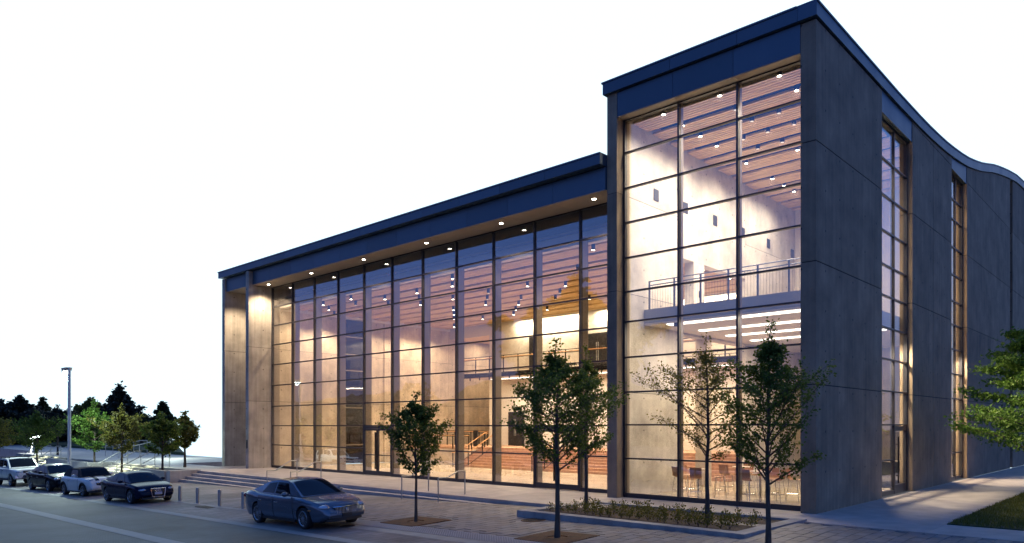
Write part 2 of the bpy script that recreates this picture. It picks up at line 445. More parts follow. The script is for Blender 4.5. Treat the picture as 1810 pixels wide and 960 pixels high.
# tactile strip of little domes at the crossing
tact = sheet("tactile_strip", 0, 0, 0, 0, M['tactile'], 0.014, xs=[-11.4, -1.5, 2.5], ys=[-9.3, -8.55])
mb = MB()
y = -9.25
while y < -8.57:
    x = -11.35
    while x < 2.4:
        z = g(x, y) + 0.014
        b = len(mb.v)
        for r_, h_ in ((0.03, 0.0), (0.014, 0.009)):
            for k in range(5):
                t = 2 * PI * k / 5
                mb.v.append((x + r_ * math.cos(t), y + r_ * math.sin(t), z + h_))
        mb.f += [(b + k, b + (k + 1) % 5, b + 5 + (k + 1) % 5, b + 5 + k) for k in range(5)] + [tuple(b + 5 + k for k in range(5))]
        x += 0.085
    y += 0.085
mb.build("dome", M['tactile'], tact, kind='stuff')

# pavers laid one by one on the near part of the plaza
GRATES = [(-8.87, -7.93), (-3.38, -7.95), (1.29, -6.35)]
pav = []
pw, ph = 0.60, 0.30
ix = 0
x = -14.0
while x < 8.0:
    off = (ix % 2) * 0.3
    y = -8.5 + off - 0.6
    while y < -2.3:
        cx_, cy_ = x + ph / 2, y + pw / 2
        ok = True
        if y < -8.5: ok = False
        if cy_ + 0.3 > -3.45 and cx_ < 0.35: ok = False
        if cy_ + .3 > -1.95: ok = False
        if -6.95 < cx_ < 0.50 and -5.75 < cy_ < -1.7: ok = False
        for gx, gy in GRATES[:2]:
            if abs(cx_ - gx) < 0.92 and abs(cy_ - gy) < 1.05: ok = False
        if abs(cx_ - GRATES[2][0]) < 0.3 and abs(cy_ - GRATES[2][1]) < 0.42: ok = False
        if (cx_ + 5.9) ** 2 + (cy_ + 5.95) ** 2 < 0.5: ok = False
        if ok: pav.append((cx_, cy_))
        y += pw
    x += ph; ix += 1
pav.sort(key=lambda p: (p[0] - 8.12) ** 2 + (p[1] + 21.94) ** 2)
pm = MB().box(-ph / 2 + 0.006, -pw / 2 + 0.006, -0.02, ph / 2 - 0.006, pw / 2 - 0.006, 0.012)
pm.v = [(a * (0.985 if c > 0 else 1), b_ * (0.992 if c > 0 else 1), c) for a, b_, c in pm.v]
pmats = [mat("paver_grey", (0.20, 0.19, 0.185), 0.6, var=0.25, scale=3, bump=0.2), mat("paver_warm_grey", (0.175, 0.16, 0.152), 0.6, var=0.25, scale=3, bump=0.2), mat("paver_blue_grey", (0.165, 0.165, 0.175), 0.6, var=0.25, scale=3, bump=0.2)]
pmesh = [pm.mesh("paver", q) for q in pmats]
slope = Vector((-0.018, -0.03, 1)).normalized()
for cx_, cy_ in pav[:300]:
    o = obj("paver", random.choice(pmesh), plaza, (cx_, cy_, g(cx_, cy_) + 0.004 + random.uniform(-0.0015, 0.0015)))
    o.rotation_euler = (0.03 if cy_ < -3.6 else 0, -0.018 if cx_ < -1.5 else 0, random.uniform(-0.004, 0.004))
for q in range(3):
    mb = MB()
    for k, (cx_, cy_) in enumerate(pav[300:]):
        if k * 7919 % 3 == q:
            b = len(mb.v); dz = random.uniform(-0.0015, 0.0015)
            mb.v += [(cx_ + a, cy_ + b_, g(cx_ + a, cy_ + b_) + 0.004 + c + dz) for a, b_, c in pm.v]
            mb.f += [tuple(b + i for i in f_) for f_ in pm.f]
    mb.build("paver_field", pmats[q], plaza, kind='stuff')

# terrace in front of the hall, laid in large slabs, with steps down to the plaza
terr = MB().box(-74, -3.35, -1.5, 0.1, -0.62, -0.02).build("terrace", M['conc_plain'], kind='structure')
k = 0
x = -74.0
while x < 0.05:
    x1 = min(x + 2.44, 0.1)
    y1 = -0.62 if x1 < -37.9 else (0.42 if x > -7.6 else 1.22)
    if x < -37.9 < x1: y1 = -0.62
    MB().box(x + 0.006, -3.37, -0.10, x1 - 0.006, y1, 0.0 + random.uniform(-.001, .001)).build("paving_slab", M['slab'], terr)
    x += 2.44
# deeper terrace on the far left
MB().box(-140, -0.60, -1.5, -43.4, 5.6, -0.004).build("terrace", M['slab'], kind='structure')
# side walk along the right wall
walk = MB().box(0.005, -2.0, -0.3, 3.37, 60, -0.03).build("side_walk", M['conc_plain'], kind='structure')
y = -2.0
while y < 46:
    MB().box(0.01, y + .005, -0.1, 3.365, y + 2.43, 0.0).build("paving_slab", M['slab'], walk)
    y += 2.44
MB().box(3.37, -2.0, -0.3, 40, 0.03, -0.002).build("front_walk", M['slab'], kind='structure')

steps = MB().box(-34.2, -3.38, -1.4, -7.0, -3.34, -0.1).build("steps", M['conc_plain'], kind='structure')
for k in range(1, 4):
    y0 = -3.37 - 0.36 * k
    xr = -8.4 - (k - 1) * 8.2
    # each step: a solid tread with a thin proud nosing
    MB().box(-34.2, y0, -1.3, xr, y0 + 0.36 - 0.003, -0.15 * k).build("step", M['slab'], steps)

# left stair flights between planters, lit by handrail lamps
def flight(x0, x1):
    f = MB().box(x0, -3.36, -1.4, x1, -3.33, -0.01).build("steps", M['conc_plain'], kind='structure')
    n = 6
    for k in range(1, n):
        y0 = -3.37 - 0.36 * k
        MB().box(x0, y0, -1.6, x1, y0 + 0.357, -0.15 * k).build("step", M['slab'], f)
flight(-48.0, -38.8)
flight(-68.0, -58.0)
MB().box(-34.75, -4.95, -1.3, -34.22, -3.2, 0.045).build("cheek_wall", M['conc_plain'])
tag(bpy.data.objects["cheek_wall"], "low concrete cheek wall at the left end of the entrance steps", "wall")
def planter(name, x0, x1, label, ztop):
    t = thing(name, label, "planter", (0, 0, 0))
    zb = g(x0, -4.9) - 0.2
    for a in ((x0, -5.0, x1, -4.72), (x0, -3.64, x1, -3.38), (x0, -4.72, x0 + .28, -3.64), (x1 - .28, -4.72, x1, -3.64)):
        MB().box(a[0], a[1], zb, a[2], a[3], ztop).build("side_wall", M['conc_plain'], t)
    MB().box(x0 + .28, -4.72, zb, x1 - .28, -3.64, ztop - 0.12).build("soil_bed", M['soil'], t)
    return t
planter("planter", -38.7, -34.9, "long concrete planter beside the cheek wall of the entrance steps", 0.02)
planter("planter", -57.9, -48.1, "long concrete planter between the two far left stair flights", 0.05)

# ------------------------------------------------------------------ lawns
def lawn(name, poly_fn, x0, x1, y0, y1, z, n, label_kind, blade=(0.05, 0.10)):
    base = label_kind
    rng = np.random.default_rng(5)
    P = np.column_stack([rng.uniform(x0, x1, n), rng.uniform(y0, y1, n)])
    keep = np.array([poly_fn(a, b_) for a, b_ in P]); P = P[keep]; n = len(P)
    a = rng.uniform(0, 2 * PI, n); h = rng.uniform(*blade, n); w = 0.012
    d = np.column_stack([np.cos(a), np.sin(a)]); ln = rng.normal(0, 0.03, (n, 2))
    V = np.zeros((n, 3, 3))
    V[:, 0, :2] = P - d * w; V[:, 1, :2] = P + d * w; V[:, 2, :2] = P + ln
    V[:, 0, 2] = z; V[:, 1, 2] = z; V[:, 2, 2] = z + h
    me = bpy.data.meshes.new(name)
    me.from_pydata(V.reshape(-1, 3).tolist(), [], [(3 * i, 3 * i + 1, 3 * i + 2) for i in range(n)])
    me.materials.append(M['grass'])
    return obj(name, me, None, kind='stuff')
lw = MB()
lw.box(3.39, 0.05, -0.3, 60, 70, 0.02)
lw.build("lawn", M['lawn'], kind='structure')
lawn("grass", lambda a, b_: (b_ - 0.05) < 14 and a < 3.4 + 3.5 + b_, 3.40, 14, 0.06, 16, 0.02, 60000, None)
lw = MB()
lw.v = [(-140, 5.5, 0.25), (-57.3, 5.5, 0.25), (-100, 21.5, 0.9), (-140, 24, 0.9), (-140, 5.5, -1), (-57.3, 5.5, -1), (-100, 21.5, -1), (-140, 24, -1)]
lw.f = [(0, 1, 2, 3), (0, 4, 5, 1), (1, 5, 6, 2), (2, 6, 7, 3)]
lw.build("lawn", M['lawn'], kind='structure')
# rising land with nothing but trees behind the far left
mb = MB().grid([[(x_, -3.2 + (ye_ + 3.2) * t_, -0.9 + 1.6 * t_) for x_, ye_ in ((-320, 104), (-200, 58), (-118, 27))] for t_ in (0, .5, 1)])
mb.build("terrain", M['lawn'], kind='structure')

# ================================================================== THE HALL
hall = thing("concert_hall", "modern concrete and glass concert hall with lit lobby and taller corner tower", "building", (0, 0, 0))
def P(name, mb, m, parent=None, smooth=None, label=None, kind=None):
    return mb.build(name, M[m] if isinstance(m, str) else m, hall if parent is None else parent, smooth, kind, label)
def B(name, m, x0, y0, z0, x1, y1, z1, parent=None, **k):
    return P(name, MB().box(x0, y0, z0, x1, y1, z1), m, parent, **k)

WAVE = [(-1, 15.20), (8, 15.20), (11.7, 15.26), (13.6, 15.34), (15.7, 15.47), (18, 15.69), (20.5, 16.02), (23.3, 16.56), (26.5, 17.32), (30, 17.97), (33.3, 18.49), (36.5, 18.8), (46, 19.2), (60, 19.3)]
def zroof(y):
    for (a, za), (b_, zb) in zip(WAVE[:-1], WAVE[1:]):
        if y <= b_:
            t = (y - a) / (b_ - a); return za + (zb - za) * t
    return WAVE[-1][1]
ZJ = [0.0, 3.85, 7.52, 11.10]
def side_panel_column(y0, y1, splits=()):
    """right-hand wall: stacked precast panels, the top one cut to the wavy roof"""
    ys = [y0] + list(splits) + [y1]
    for a, b_ in zip(ys[:-1], ys[1:]):
        ga = 0.0 if a == y0 else 0.014; gb = 0.0 if b_ == y1 else 0.014
        lev = ZJ + [14.70]
        for z0, z1 in zip(lev[:-1], lev[1:]):
            zt = min(z1, zroof(a) - 0.48) if z1 > 14 else z1
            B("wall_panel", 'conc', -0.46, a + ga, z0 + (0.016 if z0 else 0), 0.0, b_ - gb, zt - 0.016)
        # sloping top course
        n = max(1, int((b_ - a) / 1.5))
        if zroof(b_) - 0.48 > 14.75:
            mb = MB()
            for i in range(n):
                u0 = a + ga + (b_ - gb - a - ga) * i / n; u1 = a + ga + (b_ - gb - a - ga) * (i + 1) / n
                mb.hexa([(-0.46, u0, 14.71), (0, u0, 14.71), (0, u1, 14.71), (-0.46, u1, 14.71)], [(-0.46, u0, max(14.72, zroof(u0) - 0.48)), (0, u0, max(14.72, zroof(u0) - 0.48)), (0, u1, max(14.72, zroof(u1) - 0.48)), (-0.46, u1, max(14.72, zroof(u1) - 0.48))])
            P("wall_panel", mb, 'conc')
    B("wall_core", 'seam', -0.44, y0 + 0.02, 0, -0.014, y1 - 0.02, 14.69)
side_panel_column(0.0, 6.30)
side_panel_column(10.22, 16.75, (13.45,))
side_panel_column(19.92, 31.7, (25.8,))
side_panel_column(32.6, 52.0, (40.0, 46.0))
B("recess_wall", 'seam', -0.40, 31.7, 0, -0.30, 32.6, 17.0)

# roof edge along the side (wavy) and the roof sheet
ys = [-0.14, 2, 4, 6, 8, 9.5, 11, 12.5, 14, 15.5, 17, 18.5, 20, 21.5, 23, 24.5, 26, 27.5, 29, 30.5, 32, 33.5, 35, 37, 40, 44, 52]
mbf, mbc, mbr = MB(), MB(), MB()
for a, b_ in zip(ys[:-1], ys[1:]):
    za, zb = zroof(a), zroof(b_)
    mbf.hexa([(-0.50, a, za - .46), (0.07, a, za - .46), (0.07, b_, zb - .46), (-0.50, b_, zb - .46)], [(-0.50, a, za - .06), (0.07, a, za - .06), (0.07, b_, zb - .06), (-0.50, b_, zb - .06)])
    mbc.hexa([(-0.52, a, za - .057), (0.10, a, za - .057), (0.10, b_, zb - .057), (-0.52, b_, zb - .057)], [(-0.52, a, za), (0.10, a, za), (0.10, b_, zb), (-0.52, b_, zb)])
    mbr.hexa([(-30, a, za - .5), (-0.53, a, za - .5), (-0.53, b_, zb - .5), (-30, b_, zb - .5)] if a > 16.2 else [(-7.45, a + .4 * (a < 0), za - .5), (-0.53, a + .4 * (a < 0), za - .5), (-0.53, b_, zb - .5), (-7.45, b_, zb - .5)],
             [(-30, a, za - .12), (-0.53, a, za - .12), (-0.53, b_, zb - .12), (-30, b_, zb - .12)] if a > 16.2 else [(-7.45, a + .4 * (a < 0), za - .12), (-0.53, a + .4 * (a < 0), za - .12), (-0.53, b_, zb - .12), (-7.45, b_, zb - .12)])
P("side_fascia", mbf, 'fascia'); P("roof_edge", mbc, 'coping'); P("roof", mbr, 'black')

# front fascia of the tower: upper course (coping) and lower panels
UX = [-7.66, -4.86, -2.43, -0.502]
for a, b_ in zip(UX[:-1], UX[1:]):
    B("fascia_panel", 'fascia', a + .006, -0.14, 14.74, b_ - .006, 0.30, 15.14)
B("roof_edge", 'coping', -7.70, -0.17, 15.143, -0.524, 0.32, 15.20)
LX = [-7.10, -4.82, -2.62, -0.465]
for a, b_ in zip(LX[:-1], LX[1:]):
    B("fascia_panel", 'fascia', a + .006, -0.005, 13.84, b_ - .006, 0.36, 14.70)
B("fascia_backing", 'seam', -7.12, 0.03, 13.86, -0.464, 0.40, 14.73)
for a, b_ in zip(LX[:-1], LX[1:]):
    B("soffit_panel", 'soffit', a + .006, 0.0, 13.815, b_ - .006, 0.40, 13.838)
# side fascia infill over the slot windows
for a, b_, zh in ((6.305, 10.215, 13.95), (16.755, 19.915, 14.62)):
    mb = MB(); n = 3
    for i in range(n):
        u0 = a + (b_ - a) * i / n; u1 = a + (b_ - a) * (i + 1) / n
        mb.hexa([(-0.30, u0, zh), (-0.02, u0, zh), (-0.02, u1, zh), (-0.30, u1, zh)], [(-0.30, u0, zroof(u0) - .48), (-0.02, u0, zroof(u0) - .48), (-0.02, u1, zroof(u1) - .48), (-0.30, u1, zroof(u1) - .48)])
    P("fascia_panel", mb, 'fascia')

# tower left wall / column
def xwall(x0, x1, y0, y1, zs, m, name="wall_panel"):
    for z0, z1 in zip(zs[:-1], zs[1:]):
        B(name, m, x0, y0, z0 + (0.010 if z0 > 0.01 else 0), x1, y1, z1 - 0.010)
    B("wall_core", 'seam', x0 + .014, y0 + .014, zs[0], x1 - .014, y1 - .014, zs[-1] - .02)
xwall(-7.55, -7.12, 0.0, 0.42, ZJ + [14.74], 'conc')
MI = 'conc_white'
xwall(-7.55, -7.12, 0.43, 4.67, ZJ + [14.6], MI)
# openings in the interior wall, behind the glass
B("wall_panel", MI, -7.55, 4.67, 9.5, -7.12, 10.43, 14.6)
B("wall_panel", MI, -7.55, 5.60, 7.0, -7.12, 6.50, 9.495)
B("wall_panel", MI, -7.55, 4.67, 6.35, -7.12, 10.43, 6.995)
xwall(-7.55, -7.12, 10.44, 16.3, [6.35, 11.10, 14.6], MI)
xwall(-7.55, -7.12, 10.44, 16.3, [0, 3.85, 6.34], MI)
B("column", 'conc_in', -7.6, 6.6, 0, -7.1, 7.1, 6.34)
# square dark wall vents
for yv in (2.64, 4.91, 7.45, 10.16, 12.96, 15.89):
    B("wall_vent", 'can', -7.118, yv - 0.17, 11.38, -7.09, yv + 0.17, 11.82)
B("wall_vent", 'can', -7.118, 6.02, 8.05, -7.09, 6.14, 8.32)

# low block: left piers
for x0 in (-37.85, -34.35):
    xwall(x0, x0 + 0.36, -0.36 if x0 > -36 else -0.2, 1.19 if x0 > -36 else 11.0, [0, 4.13, 7.45, 12.1], 'conc_pier_lit')
B("wall_panel", 'conc', -37.48, 10.7, 0, -34.36, 11.0, 12.05)  # unseen wall, added to keep sky light out of the dark bay
B("card_reader", 'can', -34.26, -0.385, 1.25, -34.12, -0.362, 1.75)
# upper and lower fascia of the low block
LU = [-37.95, -34.55] + [-34.55 + 2.435 * i for i in range(1, 11)] + [-7.56]
for a, b_ in zip(LU[:-1], LU[1:]):
    B("fascia_panel", 'fascia', a + .006, -0.42, 12.14, b_ - .006, 0.2, 12.50)
B("roof_edge", 'coping', -37.99, -0.45, 12.503, -7.562, 0.22, 12.56)
LL = [-37.48, -34.36]
LL2 = [-33.985] + [-31.97 + 2.435 * i for i in range(0, 10)] + [-7.56]
for S in (LL, LL2):
    for a, b_ in zip(S[:-1], S[1:]):
        B("fascia_panel", 'fascia', a + .006, -0.10, 11.28, b_ - .006, 0.16, 12.10)
        B("soffit_panel", 'soffit', a + .006, -0.10, 11.255, b_ - .006, 1.14, 11.277)
    B("fascia_backing", 'seam', S[0] + .01, -0.07, 11.29, S[-1] - .01, 1.3, 12.13)
B("roof", 'black', -37.9, 0.23, 12.10, -7.56, 24.0, 12.44)

# ------------------------------------------------------------------ glazing
def curtain(xs, zs, y, fin, front_w=0.06):
    """mullions, transoms and one pane per bay: facing -y"""
    for i, x in enumerate(xs):
        B("mullion", 'frame', x - front_w / 2, y - 0.07, 0.0, x + front_w / 2, y + 0.09, zs[-1] + 0.05)
        if fin: B("fin", 'fin', x - front_w / 2 + .004, y + 0.093, 0.0, x + front_w / 2 - .004, y + 0.093 + fin, zs[-1])
    for j, z in enumerate(zs):
        for a, b_ in zip(xs[:-1], xs[1:]):
            if j == 0: B("sill", 'frame', a + front_w / 2, y - .055, 0.0, b_ - front_w / 2, y + 0.08, z)
            else: B("transom", 'frame', a + front_w / 2, y - 0.06, z - 0.028, b_ - front_w / 2, y + 0.07, z + 0.028)
panes = []
def panes_for(xs, zs, y, skip=(), m='glass'):
    for i, (a, b_) in enumerate(zip(xs[:-1], xs[1:])):
        for j, (z0, z1) in enumerate(zip(zs[:-1], zs[1:])):
            if (i, j) in skip: continue
            panes.append(B("glass_pane", m, a + .03, y - 0.008, z0 + (.0 if j == 0 else .028), b_ - .03, y + 0.008, z1 - .028))
TX = [-7.07, -4.84, -2.68, -0.49]
TZ = [0.16, 1.42, 2.65, 3.85, 5.12, 6.42, 7.52, 8.76, 10.05, 11.32, 12.62, 13.80]
curtain(TX, TZ, 0.46, 0.14, 0.07)
panes_for(TX, TZ, 0.46)
LXM = [-33.96] + [-31.58 + 2.43 * i for i in range(10)] + [-7.58]
LZ = [0.15, 1.42, 2.62, 3.83, 5.13, 6.42, 7.66, 8.86, 10.03, 11.24]
doors = (4, 9)     # bays with double doors: x -24.3..-21.9 and -12.1..-9.7
skip = set()
for i in doors: skip |= {(i, 0), (i, 1)}
LY = 1.22
for i, x in enumerate(LXM):
    B("mullion", 'frame', x - .035, LY - 0.07, 0.0, x + .035, LY + 0.09, LZ[-1] + 0.02)
    B("fin", 'fin', x - .031, LY + 0.093, 0.0, x + .031, LY + 0.46, 10.2)
for j, z in enumerate(LZ):
    for i, (a, b_) in enumerate(zip(LXM[:-1], LXM[1:])):
        if i in doors and j in (0, 1): continue
        if j == 0: B("sill", 'frame', a + .035, LY - .055, 0.0, b_ - .035, LY + 0.08, z)
        else: B("transom", 'frame', a + .035, LY - 0.06, z - 0.028, b_ - .035, LY + 0.07, z + (0.028 if j < 9 else 0.01))
panes_for(LXM, LZ, LY, skip)
for i in doors:
    a, b_ = LXM[i] + .035, LXM[i + 1] - .035
    mid = (a + b_) / 2
    B("door_frame", 'frame', a, LY - .07, 2.46, b_, LY + .08, 2.59)
    for s, (u0, u1) in ((1, (a + .01, mid - .01)), (-1, (mid + .01, b_ - .01))):
        mb = MB()
        mb.box(u0, LY - .05, .02, u1, LY + .04, .24).box(u0, LY - .05, 2.36, u1, LY + .04, 2.455)
        mb.box(u0, LY - .05, .241, u0 + .07, LY + .04, 2.359).box(u1 - .07, LY - .05, .241, u1, LY + .04, 2.359)
        mb.box(u0 + .07, LY - .05, 1.06, u1 - .07, LY + .04, 1.10)
        d = P("door", mb, 'frame')
        panes.append(B("glass_pane", 'glass', u0 + .07, LY - .012, .24, u1 - .07, LY + .004, 2.36, d))
        hx = u1 - .05 if s > 0 else u0 + .05
        P("handle", MB().tube((hx, LY - .13, .35), (hx, LY - .13, 2.28), .035).tube((hx, LY - .13, .6), (hx, LY - .04, .6), .018).tube((hx, LY - .13, 2.0), (hx, LY - .04, 2.0), .018), 'steel_dark', d)
        B("threshold", 'steel', (u0 + u1) / 2 - .2, LY - .22, 0.001, (u0 + u1) / 2 + .2, LY - .12, 0.02)

# street number as it shows through the glass, reversed
cu = bpy.data.curves.new("street_number", 'FONT'); cu.body = "2520"; cu.size = 0.30; cu.extrude = 0.004
tmp = bpy.data.objects.new("street_number_source", cu)
COL.objects.link(tmp); dg = bpy.context.evaluated_depsgraph_get()
me = bpy.data.meshes.new_from_object(tmp.evaluated_get(dg)); COL.objects.unlink(tmp); bpy.data.objects.remove(tmp)
me.materials.clear(); me.materials.append(M['steel_blue'])
me.transform(Matrix(((-1, 0, 0, 0), (0, 0, -1, 0), (0, 1, 0, 0), (0, 0, 0, 1))))
me.flip_normals()
o = obj("street_number", me, hall, (-22.35, LY + 0.03, 2.92))

# slot windows in the right wall (facing +x)
def slot(y0, y1, zs, x, door=False):
    ym = y0 + (y1 - y0) * 0.56
    ysl = [y0, ym, y1]
    for yy in ysl:
        q = min(max(yy, y0 + .035), y1 - .035)
        B("mullion", 'frame', x - .09, q - .03, 0, x + .06, q + .03, zs[-1])
    for j, z in enumerate(zs):
        for k_, (a, b_) in enumerate(zip(ysl[:-1], ysl[1:])):
            aa = a + (.065 if a == y0 else .03); bb = b_ - (.065 if b_ == y1 else .03)
            if j == 0: B("sill", 'frame', x - .08, aa, 0, x + .05, bb, z)
            elif not (door and k_ == 1 and j == 1): B("transom", 'frame', x - .07, aa, z - .028, x + .05, bb, z + .028)
            if j + 1 < len(zs) and not (door and k_ == 1 and j < 2):
                panes.append(B("glass_pane", 'glass', x - .008, aa, z + (0 if j == 0 else .028), x + .008, bb, zs[j + 1] - .028))
    if door:
        a, b_ = ym + .04, y1 - .075
        mb = MB()
        mb.box(x - .04, a, .16, x + .05, b_, .34).box(x - .04, a, 2.42, x + .05, b_, 2.61).box(x - .04, a, .341, x + .05, a + .09, 2.419).box(x - .04, b_ - .09, .341, x + .05, b_, 2.419)
        d = P("door", mb, 'frame')
        B("glass_pane", 'glass', x - .008, a + .09, .34, x + .008, b_ - .09, 2.42, d)
        P("handle", MB().tube((x + .12, a + .22, .4), (x + .12, a + .22, 2.2), .03).tube((x + .12, a + .22, .7), (x + .03, a + .22, .7), .016).tube((x + .12, a + .22, 1.9), (x + .03, a + .22, 1.9), .016), 'steel_dark', d)
    B("door_frame", 'frame', x - .09, y0 + .004, zs[-1] + .001, x + .06, y1 - .004, zs[-1] + .05)
SZ = [0.16, 1.31, 2.65, 3.92, 5.12, 6.30, 7.48, 8.62, 9.88, 11.2, 12.54, 13.90]
slot(6.31, 10.21, SZ, -0.24, True)
slot(16.76, 19.91, SZ[:-1] + [13.5, 14.56], -0.26)

# ------------------------------------------------------------------ interior: tower
B("floor", 'floor_in', -33.9, 1.32, -0.3, -7.12, 22.0, 0.0)
B("floor", 'floor_in', -7.115, 0.56, -0.3, -0.5, 24.0, -0.003)
B("mezzanine_floor", 'floor_in', -7.10, 1.86, 6.50, -0.48, 16.2, 7.02)
B("slab_edge", 'slab_edge', -7.10, 1.78, 6.502, -0.48, 1.857, 7.03)
B("ceiling", 'white', -7.10, 1.78, 6.44, -0.48, 16.2, 6.498)
def rail_run(name, m, x0, x1, y, z, posts, tops=(1.07, 0.92), rods=0, low=None, hand=None):
    r = MB()
    for h in tops: r.tube((x0, y, z + h), (x1, y, z + h), .022, n=6)
    if low: r.tube((x0, y, z + low), (x1, y, z + low), .015, n=6)
    R = P(name, r, m)
    for px_ in posts: B("post", m, px_ - .03, y - .025, z, px_ + .03, y + .025, z + tops[0], R)
    if rods:
        q = MB(); n = int((x1 - x0) / rods)
        for i in range(n): 
            xx = x0 + (i + .5) * (x1 - x0) / n
            q.box(xx - .003, y - .003, z, xx + .003, y + .003, z + tops[1])
        P("railing_rod", q, m, R, kind='stuff')
    if hand: P("handrail", MB().tube((x0, y - .06, z + hand), (x1, y - .06, z + hand), .03, n=6), 'brass', R)
    return R
rail_run("balcony_railing", 'steel_blue', -6.95, -0.5, 1.86, 7.02, [-6.92 + i * 1.07 for i in range(7)], rods=0.11)
# three linear ceiling lights
for yl in (2.15, 4.55, 6.85, 9.2):
    B("linear_light", 'linear', -6.25, yl - .16, 6.40, -0.7, yl + .16, 6.438)
    light('AREA', "linear_lamp", (-3.5, yl, 6.36), 230, (1, .80, .56), hall, 5.4, .3)
B("back_wall", 'white', -7.1, 16.25, 7.0, -0.48, 16.45, 14.4)
B("back_wall", 'conc_in', -7.1, 16.25, 0, -0.48, 16.45, 6.43)
B("bar_counter", 'can', -3.6, 11.2, 0, -0.9, 11.9, 1.1)
B("bar_counter_top", 'tabletop', -3.65, 11.1, 1.103, -0.85, 12.0, 1.15)
B("camera_dome", 'can', -5.9, 1.9, 6.30, -5.75, 2.05, 6.438)
xwall(-7.55, -7.12, 16.31, 24.0, [0, 3.85, 7.52, 11.1, 14.6], MI)
B("back_wall", 'white', -7.1, 24.05, 0, -0.48, 24.25, 15.4)
B("landing_floor", 'floor_in', -7.1, 16.46, 6.5, -2.2, 24.0, 7.0)
for z_, p_ in ((14.2, 420), (10.5, 420), (6.3, 700), (3.0, 300)): light('AREA', "back_room_fill", (-2.6, 18.0, z_), p_, WARM, hall, 1.6, 1.6)  # added lamps without fixtures, brightening the room behind the second slot window
for y_ in (7.2, 9.2, 17.3, 19.2): light('SPOT', "side_walk_fill", (-1.1, y_, 6.30), 2600, (1, .80, .56), hall, .12, spot=110, rot=(0, math.radians(-30), 0))  # added spots without fixtures, aimed out through the slot windows onto the walk
# tower ceiling: rows of slats with dark gaps holding the downlights
def slat_ceiling(x0, x1, y0, y1, z, module=1.335, n=6, first=None):
    y = y0
    while y < y1:
        for k_ in range(n):
            ya = y + 0.30 + k_ * (module - 0.30) / n
            if ya + .12 < y1: B("ceiling_slat", 'wood', x0, ya, z, x1, ya + 0.104, z + 0.08)
        y += module
B("ceiling_void", 'black', -7.10, 0.46, 14.25, -0.48, 16.2, 14.3)
slat_ceiling(-7.08, -0.50, 0.72, 16.1, 13.86)
can_me = MB().lathe([(.001, .0), (.075, 0), (.085, .01), (.085, .26), (.001, .26)], 14).mesh("downlight", M['can'], 40)
lens_me = MB().lathe([(.0005, -.004), (.064, -.004), (.064, .006)], 14).mesh("lens", M['lamp'])
lens2_me = MB().lathe([(.0005, -.004), (.062, -.004), (.062, .006)], 14).mesh("lens", M['lamp_dim'])
def downlight(x, y, z, on=True, power=0, spot=95, col=WARM):
    d = obj("downlight", can_me, hall, (x, y, z))
    obj("lens", lens_me if on else lens2_me, d, (0, 0, 0))
    if power: light('SPOT', "downlight_lamp", (x, y, z - .03), power, col, hall, .15, spot=spot, blend=.9)
for x, yy in ((-5.7, (0.86, 2.2, 3.55, 4.88, 7.5, 10.15, 11.45, 12.6)), (-3.52, (.86, 7.5)), (-1.47, (.86, 2.25))):
    for y in yy: downlight(x, y, 13.77, True, 560, 165, (1, .83, .63))
for x, yy in ((-3.6, (2.2, 3.5, 4.85, 6.2, 8.8)), (-1.5, (3.6, 4.9, 6.2)), (-2.6, (3.5, 4.85)), (-4.6, (4.9, 6.2))):
    for y in yy: downlight(x, y, 13.74, False, 460, 160, (1, .83, .63))  # dim cans given added spots to even out the wall light

# ------------------------------------------------------------------ interior: lobby
IX = -34.0
LJ = [0, 4.13, 7.42, 9.9]
def lw_(y0, y1, x): xwall(x - .35, x, y0, y1, LJ, 'conc_in')
lw_(1.30, 6.1, IX); lw_(8.15, 9.9, IX - .12); lw_(9.91, 15.98, IX); lw_(15.99, 22, IX)
B("ceiling_beam", 'white', -34.35, 1.3, 9.91, -34.0, 22, 10.5)
for z in (1.3, 2.6, 3.85, 5.1, 6.4, 7.5, 8.7): B("transom", 'fin', -34.2, 6.12, z - .03, -34.05, 8.14, z + .03)
zz = [0.0, 1.3, 2.6, 3.85, 5.1, 6.4, 7.5, 8.7, 9.9]
for z0, z1 in zip(zz[:-1], zz[1:]): B("glass_pane", 'glass_shaded', -34.13, 6.12, z0 + .031, -34.115, 8.14, z1 - .031)
B("ceiling_void", 'black', -33.98, 1.32, 10.52, -7.56, 16.2, 10.57)
B("bulkhead", 'white', -33.98, 1.70, 10.02, -7.56, 2.0, 10.5)
slat_ceiling(-33.9, -7.58, 2.05, 16.0, 10.05, 1.32)
B("back_wall", 'white', -29.7, 16.2, 0, -7.56, 16.4, 10.5)
B("back_wall", 'conc_in', -34.0, 22.0, 0, -29.7, 22.2, 10.5)
B("return_wall", 'conc_in', -29.7, 16.41, 0, -29.5, 22.0, 10.5)
B("bulkhead", 'white', -34.0, 16.21, 9.28, -29.71, 16.29, 10.56)
B("corridor_ceiling", 'wood', -33.98, 16.3, 9.3, -29.72, 21.9, 9.4)
